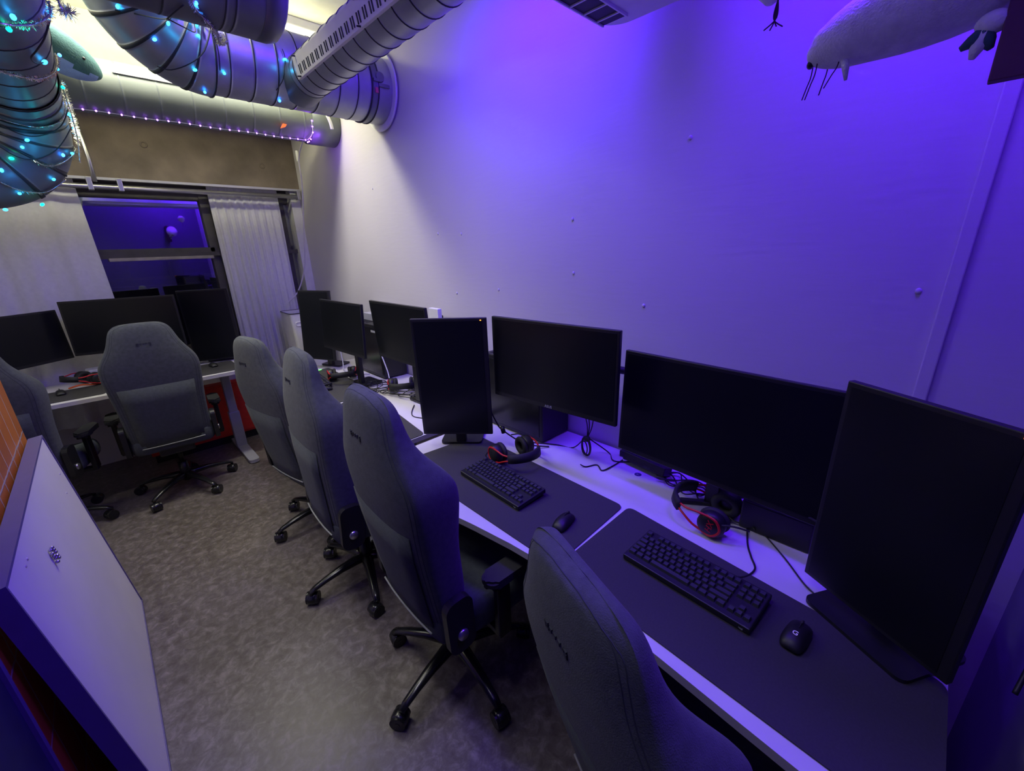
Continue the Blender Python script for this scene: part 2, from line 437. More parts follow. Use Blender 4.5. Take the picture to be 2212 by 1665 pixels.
# C: thinner duct with slotted plate coming toward the camera
c_x, c_z, c_r = 1.052, 2.505, .100
dC = thing('branch_duct', 'shiny ribbed branch duct with a slotted plate running overhead toward the viewer', 'duct', (c_x, 0, c_z))
bm = bmesh.new(); duct_path(bm, [(0, 2.60, 0), (0, 1.22, 0)], c_r, seam_every=.10, seam_w=.005, seam_up=.003)
mesh_obj('pipe', bm, ['duct', 'seam'], dC)
bm = bmesh.new(); tube(bm, [(0, 2.66, 0), (0, 2.50, 0)], [c_r + .012, c_r + .002], 40, caps=False); mesh_obj('saddle_joint', bm, 'ductmid', dC)
bm = bmesh.new(); tube(bm, [(0, 1.225, 0), (0, 1.20, 0), (0, 1.185, 0)], [c_r + .004, c_r + .004, c_r - .01], 40); mesh_obj('end_cap', bm, 'ductmid', dC)
# slotted plate lies on the lower left shoulder of the pipe
pa = math.radians(190)
pn = Vector((math.cos(pa), 0, math.sin(pa))); pu = Vector((-math.sin(pa), 0, math.cos(pa)))
plate_m = Matrix(((pu.x, 0, pn.x, 0), (0, 1, 0, 0), (pu.z, 0, pn.z, 0), (0, 0, 0, 1)))
bm = bmesh.new(); box(bm, -.045, .045, 1.25, 2.42, c_r - .012, c_r + .006, bev=.002, mtx=plate_m)
pp_ = mesh_obj('slotted_plate', bm, 'cream', dC)
bm = bmesh.new()
for i in range(22):
    y = 1.29 + i * .051
    for dy in (-.009, .009): box(bm, -.004, .032, y + dy - .0045, y + dy + .0045, c_r + .004, c_r + .0085, bev=.002, mtx=plate_m)
sl = mesh_obj('slot', bm, 'seam', pp_); sl['kind'] = 'stuff'
for (u, w) in ((-.04, 1.3), (.04, 1.3), (-.04, 1.75), (.04, 1.75), (-.04, 2.38), (.04, 2.38)):
    bm = bmesh.new(); v = cyl(bm, (u, w, c_r), (u, w, c_r + .022), .004, .003, 8); bmesh.ops.transform(bm, matrix=plate_m, verts=bm.verts[:])
    mesh_obj('screw', bm, 'seam', pp_)

# D: dark capped duct upper left
dD = thing('capped_duct', 'fat dark grey duct with a rounded closed end hanging at the top left', 'duct', (0, 2.0, 2.60))
bm = bmesh.new(); pr = [(.0, 0, 0), (.67, 0, 0)]
duct_path(bm, pr, .185, seams=[.2, .38, .55, .58], seam_w=.006, seam_up=.001)
mesh_obj('pipe', bm, ['ductdark', 'seam'], dD)
bm = bmesh.new(); tube(bm, [(.67, 0, 0), (.71, 0, 0), (.735, 0, 0), (.75, 0, 0), (.753, 0, 0)], [.187, .187, .180, .160, .10], 40); mesh_obj('end_cap', bm, 'ductdark', dD, True)

# F: left duct, tinsel-wrapped
dF = thing('wrapped_duct', 'big galvanised duct at the left wrapped in tinsel and fairy lights', 'duct', (0, 0, 0))
fx, fz, fr = -.043, 2.38, .146
bm = bmesh.new(); duct_path(bm, [(fx, -.29, fz), (fx, 2.80, fz)], fr, seam_every=.19, seam_w=.006, seam_up=.002)
mesh_obj('pipe', bm, ['ductmid', 'seam'], dF)
fe = smooth_path([(fx, 2.79, fz), (fx, 2.97, fz - .01), (fx - .002, 3.10, fz - .075), (fx - .012, 3.16, fz - .18), (fx - .065, 3.18, fz - .275), (fx - .16, 3.18, fz - .335), (fx - .30, 3.18, fz - .35), (fx - .80, 3.18, fz - .35)], 6)
bm = bmesh.new(); duct_path(bm, fe, fr + .006, seams=[.01, .17, .26, .35, .44, .53, .62], seam_w=.010, seam_up=.004, smi=1)
mesh_obj('gored_elbow', bm, ['ductmid', 'seam'], dF)

# tinsel garlands
def tinsel(name, path, label, strand=.03, per=46, parent=None):
    P = smooth_path(path, 6); bm = bmesh.new()
    tube(bm, P, .0025, 5, caps=True)
    pts, T, N = frames(P)
    tot = sum((P[i + 1] - P[i]).length for i in range(len(P) - 1))
    cnt = int(tot * per * 70)
    for q in range(cnt):
        i = random.randrange(len(P) - 1); t = random.random(); p = P[i].lerp(P[i + 1], t)
        a = random.random() * 2 * PI; B = T[i].cross(N[i])
        d = (N[i] * math.cos(a) + B * math.sin(a) + T[i] * random.uniform(-.5, .5)).normalized()
        w = T[i].cross(d).normalized() * random.uniform(.0006, .0011); l = strand * random.uniform(.4, 1)
        v = [bm.verts.new(p - w), bm.verts.new(p + w), bm.verts.new(p + d * l + w * .6), bm.verts.new(p + d * l - w * .6)]
        bm.faces.new(v)
    o = mesh_obj(name, bm, 'tinsel'); return tag(o, label, 'garland')
tinsel('tinsel_garland', [(-.06, 1.83, 2.235), (-.002, 1.851, 2.231), (.043, 1.888, 2.252), (.070, 1.922, 2.275), (.100, 1.966, 2.317), (.108, 2.0, 2.36)], 'silver tinsel garland round the straight part of the wrapped duct nearest the viewer', .014, 34)
tinsel('tinsel_garland', [(-.10, 2.23, 2.240), (-.044, 2.262, 2.225), (.019, 2.337, 2.238), (.050, 2.384, 2.256), (.084, 2.446, 2.292), (.103, 2.494, 2.337), (.112, 2.54, 2.38)], 'thin silver tinsel loop round the middle of the wrapped duct', .011, 30)
tinsel('tinsel_garland', [(-.16, 2.95, 2.25), (-.111, 2.956, 2.222), (-.032, 2.959, 2.206), (.013, 2.969, 2.212), (.056, 2.983, 2.232), (.090, 2.984, 2.262), (.112, 2.98, 2.32)], 'gold-lit tinsel loop where the wrapped duct starts to bend down', .019, 40)
tinsel('tinsel_garland', [(-.057, 3.020, 2.081), (-.031, 3.038, 2.065), (.0, 3.055, 2.066), (.036, 3.075, 2.085), (.075, 3.10, 2.12), (.10, 3.13, 2.16)], 'gold-lit tinsel loop over the elbow of the wrapped duct', .019, 40)
tinsel('tinsel_garland', [(-.182, 3.034, 1.982), (-.147, 3.053, 1.960), (-.107, 3.080, 1.950), (-.059, 3.115, 1.955), (-.020, 3.130, 1.978), (.03, 3.14, 2.02)], 'green-lit tinsel loop under the lowest end of the wrapped duct', .016, 36)
tinsel('tinsel_garland', [(.112, 2.82, 2.36), (.118, 2.95, 2.31), (.120, 3.05, 2.24), (.115, 3.10, 2.18), (.10, 3.12, 2.10)], 'gold-lit tinsel strand trailing down the right edge of the wrapped duct', .018, 30)
tinsel('tinsel_garland', [(.105, 1.93, 2.40), (.125, 1.95, 2.375), (.130, 1.97, 2.34), (.150, 2.0, 2.345)], 'dark silver tinsel tuft sticking out beside the top of the wrapped duct', .026, 60)
tinsel('tinsel_garland', [(.44, 1.87, 2.435), (.462, 1.927, 2.421), (.498, 1.969, 2.409), (.535, 2.03, 2.405), (.58, 2.18, 2.43), (.66, 2.40, 2.52), (.69, 2.52, 2.58)], 'violet-lit tinsel strand hanging between the capped duct and the fat duct', .016, 26)

# fairy lights
def fairy(label, wires, bulbs, kind=('led_cyan',)):
    t = thing('fairy_lights', label, 'fairy lights', bulbs[0])
    o0 = Vector(bulbs[0])
    for w in wires: cord('wire', [Vector(p) - o0 for p in w], .0022, 'seam', t, k=4)
    ms = {}
    for i, p in enumerate(bulbs):
        k = kind[i % len(kind)]
        if k not in ms:
            bm = bmesh.new(); ball(bm, (0, 0, 0), .0062, sz=1.4, u=8, v=6); o = mesh_obj('bulb', bm, k, t, True); ms[k] = o
        else:
            o = ms[k].copy(); COL.objects.link(o)
        o.location = Vector(p) - o0; o.rotation_euler = (random.random() * 2, random.random() * 2, 0)
    return t
bF = [(.021, 1.812, 2.239), (.099, 1.981, 2.319), (.006, 1.888, 2.233), (.065, 2.244, 2.269), (.113, 2.788, 2.403), (-.053, 3.004, 2.157), (.048, 3.067, 2.118), (-.122, 3.021, 2.080), (-.076, 3.014, 2.128), (-.012, 3.090, 2.012), (-.139, 3.072, 1.942),
      (.129, 2.70, 2.43), (.112, 2.787, 2.337), (.112, 3.004, 2.284), (.118, 3.088, 2.243), (.082, 3.093, 2.133), (.12, 3.02, 2.33), (-.08, 3.10, 1.90), (-.20, 3.05, 1.87), (-.165, 3.03, 2.03)]
wF = [[(-.16, 3.02, 2.25), (-.114, 3.003, 2.207), (-.086, 2.993, 2.185), (-.046, 2.993, 2.172), (.002, 2.997, 2.182), (.048, 3.004, 2.209), (.082, 2.989, 2.241), (.115, 2.98, 2.30)],
      [(-.20, 3.04, 2.16), (-.147, 3.021, 2.125), (-.112, 3.016, 2.093), (-.071, 3.020, 2.081), (-.023, 3.027, 2.096), (.028, 3.034, 2.131), (.070, 3.041, 2.181), (.108, 3.05, 2.24)],
      [(.098, 1.99, 2.31), (.075, 2.04, 2.275), (.050, 2.102, 2.256), (.034, 2.144, 2.246), (.043, 2.210, 2.252), (.066, 2.247, 2.270)]]
fairy('string of cyan fairy lights wound round the wrapped duct at left', wF, bF, ('led_cyan', 'led_blue', 'led_green', 'led_cyan', 'led_cyan'))
bE = [(.337, 2.531, 2.591), (.491, 2.516, 2.573), (.463, 1.910, 2.429), (.599, 2.532, 2.604), (.596, 2.533, 2.563), (.436, 2.554, 2.515), (.566, 2.592, 2.445), (.682, 2.590, 2.456), (.607, 2.688, 2.389), (.955, 2.547, 2.561), (.952, 2.408, 2.513), (.934, 2.660, 2.405)]
wE = [[(.328, 2.546, 2.583), (.398, 2.517, 2.578), (.43, 2.35, 2.52), (.41, 2.12, 2.44), (.397, 2.025, 2.408), (.431, 1.930, 2.422)],
      [(.397, 2.025, 2.406), (.46, 2.10, 2.42), (.54, 2.33, 2.50), (.594, 2.528, 2.606), (.652, 2.536, 2.603), (.666, 2.550, 2.529), (.665, 2.583, 2.462)],
      [(.950, 2.546, 2.602), (.955, 2.545, 2.561), (.939, 2.57, 2.482), (.911, 2.615, 2.437)],
      [(.652, 2.536, 2.603), (.609, 2.544, 2.513), (.550, 2.576, 2.462), (.482, 2.629, 2.437), (.437, 2.650, 2.446)]]
fairy('string of cyan fairy lights draped over the elbow of the fat duct', wE, bE, ('led_cyan', 'led_cyan', 'led_blue'))

# fluorescent luminaires on the ceiling
def luminaire(x, y, L, label, w=.16, z=CZ):
    t = thing('ceiling_light', label, 'ceiling light', (x, y, z))
    bm = bmesh.new(); box(bm, -L / 2, L / 2, -w / 2, w / 2, -.05, 0, bev=.008); mesh_obj('housing', bm, 'white', t)
    bm = bmesh.new(); box(bm, -L / 2 + .02, L / 2 - .02, -w / 2 + .015, w / 2 - .015, -.075, -.048, bev=.008); mesh_obj('diffuser', bm, 'tube', t)
    return t
luminaire(.55, 3.20, 1.9, 'long bright fluorescent light on the ceiling behind the fat duct', .2)
luminaire(-1.1, 3.20, 1.2, 'fluorescent light on the ceiling at far left', .2)

# plush whale on duct A level
wh = thing('plush_whale', 'green and pale blue plush whale lying above the grey duct beside the wrapped duct', 'plush toy', (.137, 3.25, 2.615), rot=(0, math.radians(28), math.radians(8)))
wh.scale = (1.14, 1.14, 1.14)
bm = bmesh.new()
prof = [(-.24, .0, .02), (-.2, 0, .06), (-.1, 0, .085), (0, 0, .088), (.07, 0, .075), (.12, 0, .052), (.148, 0, .026), (.158, 0, .006)]
tube(bm, [(x, y, 0) for x, y, r in prof], [r for x, y, r in prof], 24)
for f in bm.faces:
    c = f.calc_center_median(); f.material_index = 1 if c.z < -.048 + (.03 if c.x > .1 else 0) else 0
w_ = mesh_obj('body', bm, ['teal', 'blueplush'], wh, True); subsurf(w_, 1)
bm = bmesh.new(); ball(bm, (.085, -.062, .008), .007); mesh_obj('eye', bm, 'blackgloss', wh, True)

# AC cassette
ac_ = thing('air_conditioner', 'white air conditioning unit with slatted outlet hanging at the top', 'air conditioner', (0, 0, 2.34))
bm = bmesh.new()
prism(bm, rrect(.15, 1.50, .55, 1.02, .10, 8), 0.03, .30)
prism(bm, rrect(.17, 1.48, .57, 1.00, .09, 8), 0, .03)
mesh_obj('housing', bm, 'white', ac_)
bm = bmesh.new()
box(bm, .3, 1.43, .90, .985, -.003, .004); 
o = mesh_obj('air_outlet', bm, 'seam', ac_)
for i in range(16):
    x = .335 + i * .07
    bm = bmesh.new(); box(bm, x, x + .006, .90, .985, -.007, .004); mesh_obj('vane', bm, 'white', o)
bm = bmesh.new(); box(bm, .3, 1.43, .985, .990, -.008, .004); box(bm, .3, 1.43, .895, .90, -.008, .004); mesh_obj('outlet_rim', bm, 'white', ac_)

# seal plush
def seal(label, loc, s, rz, group=None, whisk=True):
    t = thing('plush_seal', label, 'plush toy', loc, group=group)
    t.rotation_euler = (0, 0, rz); t.scale = (s, s, s)
    bm = bmesh.new()
    prof = [(0, .0, .012), (.012, .004, .030), (.035, .012, .052), (.075, .028, .075), (.13, .045, .088), (.20, .062, .105), (.30, .085, .118), (.42, .11, .110), (.52, .14, .08), (.60, .16, .045), (.64, .17, .02)]
    tube(bm, [(x, 0, z) for x, z, r in prof], [r for x, z, r in prof], 24)
    b_ = mesh_obj('body', bm, 'seal', t, True); subsurf(b_, 1)
    bm = bmesh.new(); ball(bm, (.075, -.0, .035), .07, 1.0, .9, .75); 
    mesh_obj('muzzle', bm, 'seal', t, True)
    bm = bmesh.new(); ball(bm, (.012, 0, -.016), .013, .8, 1.2, .9); mesh_obj('nose', bm, 'blackgloss', t, True)
    for i, (x, y, dx, l) in enumerate(((.018, .02, -.016, .085), (.032, -.02, -.018, .095), (.058, .02, -.012, .08), (.088, -.03, -.028, .075))):
        cord('whisker', [(x, y, -.01), (x + dx * .1, y, -.02 - l * .3), (x + dx * .5, y, -.02 - l * .6), (x + dx, y, -.02 - l)], .0016, 'brown', t)
    bm = bmesh.new(); tube(bm, [(.10, -.03, -.03), (.107, -.032, -.055), (.112, -.03, -.085)], [.010, .009, .004], 8); mesh_obj('fabric_tab', bm, 'seal', t, True)
    return t
s1 = seal('pale grey plush seal with dangling whiskers hanging overhead at upper right', (1.10, .283, 1.975), .62, math.radians(-82))
# its rear flipper near the maroon board
fl = thing('plush_flipper', 'small grey-green plush foot poking out beside the maroon board', 'plush toy', (1.10, .045, 1.945), math.radians(-90))
bm = bmesh.new(); ball(bm, (.012, 0, .012), .02, 1.1, .9, .8); mesh_obj('cuff', bm, 'seal', fl, True)
for k, (dx, dz) in enumerate(((-.020, -.014), (-.006, -.030), (.010, -.022))):
    bm = bmesh.new(); tube(bm, [(.004, 0, .002), (.004 + dx * .6, .0, dz * .6), (.004 + dx * 1.2, .0, dz * 1.1)], [.011, .010, .004], 10); mesh_obj('toe', bm, 'teal' if k != 1 else 'seal', fl, True)
bm = bmesh.new(); box(bm, 1.085, 1.11, -.30, .022, 1.872, 2.12, bev=.002, mtx=Matrix.Identity(4))
tag(mesh_obj('maroon_board', bm, 'maroon'), 'maroon panel hanging in the top right corner', 'panel')
s2 = thing('plush_bird', 'small plush bird with dangling stringy feet at the top edge', 'plush toy', (1.25, .408, 2.155))
bm = bmesh.new(); tube(bm, [(0, 0, .09), (0, 0, .06), (0, .005, .02), (0, .008, -.005)], [.02, .045, .04, .008], 14); mesh_obj('body', bm, 'seal', s2, True)
for k in range(4): cord('foot', [(0, -.01, -.0), (0, -.012 + .002 * k, -.035), (0, .012 - .013 * k, -.052 - .004 * (k % 2))], .0014, 'brown', s2)

# ------------------------------------------------------------------ curtains, rails, pipes
def curtain(label, x0, x1, z0, z1, y, folds, amp, xb0, xb1, seed=0, sweep=0):
    bm = bmesh.new(); nx = 160; nz = 24; rnd = random.Random(seed)
    ph = [rnd.random() * 6 for _ in range(5)]
    g = []
    for j in range(nz + 1):
        v = j / nz; z = z1 + (z0 - z1) * v; tp = min(1, .35 + 2.5 * v); a0 = x0 + (xb0 - x0) * v; a1 = x1 + (xb1 - x1) * v; row = []
        for i in range(nx + 1):
            u = i / nx; uu = u + sweep * v * (1 - u)
            w = math.sin(uu * folds * 2 * PI + ph[0] + .8 * math.sin(uu * 7 + ph[1])) + .35 * math.sin(uu * folds * 4.3 * PI + ph[2])
            am = amp * (.45 + .75 * abs(math.sin(uu * 3 + ph[3]))) * (.6 + .4 * v)
            row.append(bm.verts.new((a0 + (a1 - a0) * u, y + w * am * tp, z)))
        g.append(row)
    for j in range(nz):
        for i in range(nx): bm.faces.new((g[j][i], g[j][i + 1], g[j + 1][i + 1], g[j + 1][i]))
    o = mesh_obj('curtain', bm, 'curtain', None, True); return tag(o, label, 'curtain')
curtain('white gathered curtain hanging at the right side of the window', .86, 1.40, .42, 2.185, 4.472, 9, .016, .86, 1.40, 3)
curtain('white curtain covering the left side of the window behind the desk', -1.95, .075, .42, 2.185, 4.466, 10, .02, -1.95, .11, 5, sweep=.12)
rl = thing('curtain_rail', 'shiny metal pipe rail along the top of the window', 'curtain rail', (0, 4.355, 2.13))
bm = bmesh.new(); tube(bm, [(-1.95, 0, 0), (1.55, 0, 0)], .018, 14); mesh_obj('rod', bm, 'chrome', rl, True)
bm = bmesh.new(); box(bm, -1.95, 1.56, -.01, .025, .045, .062); mesh_obj('upper_track', bm, 'grey_metal', rl)
for x in (-.9, .14, .30, 1.53):
    bm = bmesh.new(); box(bm, x, x + .03, -.02, .042, -.025, .06, bev=.004); mesh_obj('bracket', bm, 'chrome', rl)
bm = bmesh.new(); tube(bm, [(.185, 4.34, 2.16), (.19, 4.34, 2.30), (.17, 4.34, 2.95)], .013, 12)
tag(mesh_obj('vertical_pipe', bm, 'chrome', None, True), 'thin vertical metal pipe dropping onto the left of the curtain rail', 'pipe')
# white cable hanging down the corner
wc = thing('hanging_cable', 'white power cable hanging from the duct down the far corner', 'cable', (1.46, 3.99, 2.38))
cord('cable', [(-.02, -.25, .10), (0, -.03, 0), (0, .0, -.2), (.0, .12, -.5), (.0, .28, -.85), (-.07, .36, -1.08), (-.17, .38, -1.18)], .006, 'cablewhite', wc)
bm = bmesh.new(); box(bm, -.008, .008, -.012, .012, -.02, .06, bev=.003); mesh_obj('connector', bm, 'white', wc)
# orange bird peg on duct A
bm = bmesh.new(); prism(bm, [(0, 0), (.03, .01), (.045, .028), (.02, .03)], 0, .012); bmesh.ops.rotate(bm, cent=(0, 0, 0), matrix=Matrix.Rotation(PI / 2, 3, 'X'), verts=bm.verts[:])
o = mesh_obj('orange_clip', bm, 'orange', loc=(1.16, a_y - .115, a_z - .10)); tag(o, 'small orange clip stuck to the grey duct near the violet lights', 'clip')

# ------------------------------------------------------------------ desks
def desk(label, poly, z, legs, loc=(0, 0, 0), legdir=0, group=None):
    t = thing('desk', label, 'desk', loc, group=group)
    bm = bmesh.new(); prism(bm, poly, z - .025, z, mi=0)
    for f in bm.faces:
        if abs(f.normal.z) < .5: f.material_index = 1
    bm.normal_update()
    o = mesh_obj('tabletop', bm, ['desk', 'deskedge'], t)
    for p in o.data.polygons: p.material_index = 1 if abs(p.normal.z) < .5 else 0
    for (lx, ly) in legs:
        bm = bmesh.new()
        if legdir == 0:   # foot along y
            box(bm, lx - .04, lx + .04, ly - .03, ly + .03, .03, z * .45, bev=.006); box(bm, lx - .032, lx + .032, ly - .024, ly + .024, z * .3, z - .03, bev=.006)
            prism(bm, rrect(lx - .038, lx + .038, ly - .42, ly + .26, .03), .008, .035); cyl(bm, (lx, ly - .38, 0), (lx, ly - .38, .01), .02)
            box(bm, lx - .03, lx + .03, ly - .3, ly + .2, z - .045, z - .025)
        else:
            box(bm, lx - .03, lx + .03, ly - .04, ly + .04, .03, z * .45, bev=.006); box(bm, lx - .024, lx + .024, ly - .032, ly + .032, z * .3, z - .03, bev=.006)
            prism(bm, rrect(lx - .42, lx + .26, ly - .038, ly + .038, .03), .008, .035); cyl(bm, (lx - .38, ly, 0), (lx - .38, ly, .01), .02)
            box(bm, lx - .3, lx + .2, ly - .03, ly + .03, z - .045, z - .025)
        mesh_obj('leg', bm, 'grey_metal', t)
    xs = [l[0] for l in legs]; ys = [l[1] for l in legs]
    bm = bmesh.new()
    if legdir == 0: box(bm, min(xs), max(xs), ys[0] - .03, ys[0] + .03, z - .06, z - .03)
    else: box(bm, xs[0] - .03, xs[0] + .03, min(ys), max(ys), z - .06, z - .03)
    mesh_obj('crossbar', bm, 'black', t)
    return t
DZ = .73
front = [(.655, 1.668), (.672, 1.45), (.692, 1.30), (.715, 1.15), (.742, .98), (.762, .82), (.770, .70), (.765, .60), (.752, .50), (.739, .42), (.727, .29), (.708, .107), (.698, .005), (.69, -.18)]
def desk_poly(dy, fr_=front):
    return [(x, y + dy) for x, y in fr_] + [(1.565, fr_[-1][1] + dy), (1.565, fr_[0][1] + dy)]
desk('white desk with curved front edge nearest the viewer along the right wall', desk_poly(0), DZ, [(1.12, .10), (1.12, 1.42)], legdir=1)
desk('white desk along the right wall beyond the near desk', desk_poly(1.92), DZ, [(1.12, 2.05), (1.12, 3.30)], legdir=1)
FZ = .785
desk('white desk under the window at the far end', [(-1.25, 3.79), (.78, 3.745), (.78, 4.40), (-1.25, 4.40)], FZ, [(.60, 4.13), (-1.05, 4.13)], legdir=0)

# desk mats
def dmat(label, pts, z, group=None):
    bm = bmesh.new()
    cx = sum(p[0] for p in pts) / 4; cy = sum(p[1] for p in pts) / 4; poly = []
    n = len(pts)
    for i in range(n):
        p = Vector(pts[i]); a = Vector(pts[i - 1]); c = Vector(pts[(i + 1) % n]); r = .028
        u = (a - p).normalized() * r; w = (c - p).normalized() * r
        for k in range(6):
            t = k / 5; poly.append(tuple((p + u) * (1 - t) ** 2 + p * 2 * t * (1 - t) + (p + w) * t * t))
    prism(bm, poly, z + .0005, z + .004)
    return tag(mesh_obj('desk_mat', bm, 'mat'), label, 'desk mat')
dmat('dark grey desk mat under the keyboard on the near desk, far half', [(.798, 1.575), (.786, .70), (.885, .642), (1.19, .655), (1.215, 1.52)] if False else [(.80, 1.57), (.785, .650), (1.185, .662), (1.215, 1.53)], DZ)
dmat('dark grey desk mat under the keyboard and mouse closest to the viewer', [(.785, .645), (.725, -.18), (1.09, -.18), (1.195, .645)], DZ)
dmat('dark grey desk mat with a mouse and keyboard on the desk beyond, far half', [(.80, 3.45), (.79, 2.56), (1.20, 2.56), (1.22, 3.45)], DZ)
dmat('dark grey desk mat on the desk beyond, near half', [(.77, 2.53), (.755, 1.745), (1.04, 1.745), (1.15, 2.53)], DZ)
dmat('dark desk mat at the left half of the window desk', [(-1.0, 3.84), (-.12, 3.815), (-.10, 4.13), (-1.0, 4.15)], FZ)
dmat('dark desk mat at the right half of the window desk', [(-.09, 3.805), (.68, 3.78), (.68, 4.17), (-.03, 4.20)], FZ)

# ------------------------------------------------------------------ monitors
def monitor(label, c, yaw, tilt, w, h, dz, logo=None, led=None, base='back', white=False, back=.0):
    """c centre of screen front, yaw = heading of the screen normal"""
    bx, by = c[0], c[1]
    nx, ny = math.cos(yaw), math.sin(yaw)
    t = thing('monitor', label, 'monitor', (bx - nx * .09, by - ny * .09, dz), yaw + PI / 2)
    # local: x right (seen from front: mirrored), -y = screen normal
    T = Matrix.Translation((0, -.09, c[2] - dz)) @ Matrix.Rotation(-tilt, 4, 'X')
    port = h > w
    bm = bmesh.new(); box(bm, -w / 2, w / 2, 0, .018, -h / 2, h / 2, bev=.003, mtx=T)
    box(bm, -w * .33, w * .33, .018, .045, -h * .3, h * .3, bev=.008, mtx=T)
    mesh_obj('casing', bm, 'bezel', t)
    bz = .012; ch = .02
    x0, x1, z0, z1 = (-w / 2 + bz, w / 2 - bz, -h / 2 + ch, h / 2 - bz)
    if port: x0, x1, z0, z1 = (-w / 2 + bz, w / 2 - ch, -h / 2 + bz, h / 2 - bz)
    bm = bmesh.new(); box(bm, x0, x1, -.0012, .002, z0, z1, mtx=T); mesh_obj('screen', bm, 'screen', t)
    hz = c[2] - dz
    bm = bmesh.new()
    if base == 'arm':
        box(bm, -.045, .045, -.045, -.03, hz - .045, hz + .045, bev=.004)
        cyl(bm, (0, -.035, hz), (0, .05, hz), .018); cyl(bm, (0, .05, hz - .03), (0, .05, hz + .03), .022); cyl(bm, (0, .05, hz - .01), (.22, .225, hz - .06), .016); cyl(bm, (.22, .225, hz - .09), (.22, .225, hz - .03), .021)
        cyl(bm, (.22, .225, .012), (.22, .225, hz - .03), .014)
    else:
        box(bm, -.025, .025, -.015, .015, .012, hz, bev=.004); box(bm, -.04, .04, -.05, 0, hz - .05, hz + .05, bev=.006)
    mesh_obj('stand_post', bm, 'white' if white else 'bezel', t)
    bm = bmesh.new()
    if base == 'arm': box(bm, .19, .25, .19, .255, .0, .03, bev=.004)
    elif base == 'plate': prism(bm, rrect(-.12, .12, -.13, .07, .02), .004, .014)
    elif base == 'back': prism(bm, rrect(-.10, .10, -.02, .115, .02), .004, .014)
    else:
        for s in (-1, 1):
            box(bm, -.012, .012, -.11, .02, .004, .016, bev=.003, mtx=Matrix.Rotation(s * math.radians(52), 4, 'Z'))
    mesh_obj('stand_base', bm, 'white' if white else 'bezel', t)
    if logo:
        lo = text_mesh('logo', logo, .016, 'logogrey', t, (0, 0, 0), (0, 0, 0)); lo.matrix_local = T @ Matrix.Translation((0, -.002, -h / 2 + .010)) @ Matrix.Rotation(PI / 2, 4, 'X')
    if led:
        bm = bmesh.new(); box(bm, led[0] - .0025, led[0] + .0025, -.003, .001, led[1] - .0018, led[1] + .0018, mtx=T); mesh_obj('power_light', bm, 'led_orange', t)
    return t
rd = math.radians
monitor('leftmost monitor on the window desk, its screen turned right', (-.465, 4.16, 1.145), rd(306), rd(2.5), .585, .345, FZ, white=True)
monitor('wide landscape monitor in the middle of the window desk behind the grey chair', (.098, 4.14, 1.185), rd(253), rd(2.5), .65, .38, FZ, base='v', white=True)
monitor('upright portrait monitor at the right end of the window desk', (.607, 4.16, 1.10), rd(252), rd(-4), .342, .58, FZ)
monitor('farthest upright monitor on the right-hand desks beside the window corner', (1.19, 3.47, 1.087), rd(204), rd(5.5), .327, .55, DZ)
monitor('landscape monitor facing the room over the headset with the white inner pad', (1.12, 2.81, 1.158), rd(183), rd(3.8), .585, .345, DZ)
monitor('landscape monitor above the tangled cables on the second desk', (1.195, 2.17, 1.178), rd(180.5), rd(-3.5), .605, .355, DZ)
monitor('upright portrait monitor with a small orange light at the start of the near desk', (1.045, 1.463, 1.087), rd(222), rd(-3.5), .33, .555, DZ, led=(.14, .268))
monitor('landscape monitor in front of the black computer tower on the near desk', (1.215, 1.048, 1.184), rd(184.4), 0, .608, .358, DZ, logo='ASUS', base='arm')
monitor('large landscape monitor nearest the viewer above the red and black headset', (1.322, .441, 1.068), rd(175.6), rd(2.2), .70, .40, DZ, base='v')
monitor('big upright monitor at the right end of the near desk', (1.115, -.027, 1.053), rd(149.6), rd(-.5), .325, .553, DZ, base='plate', led=(.14, .268))

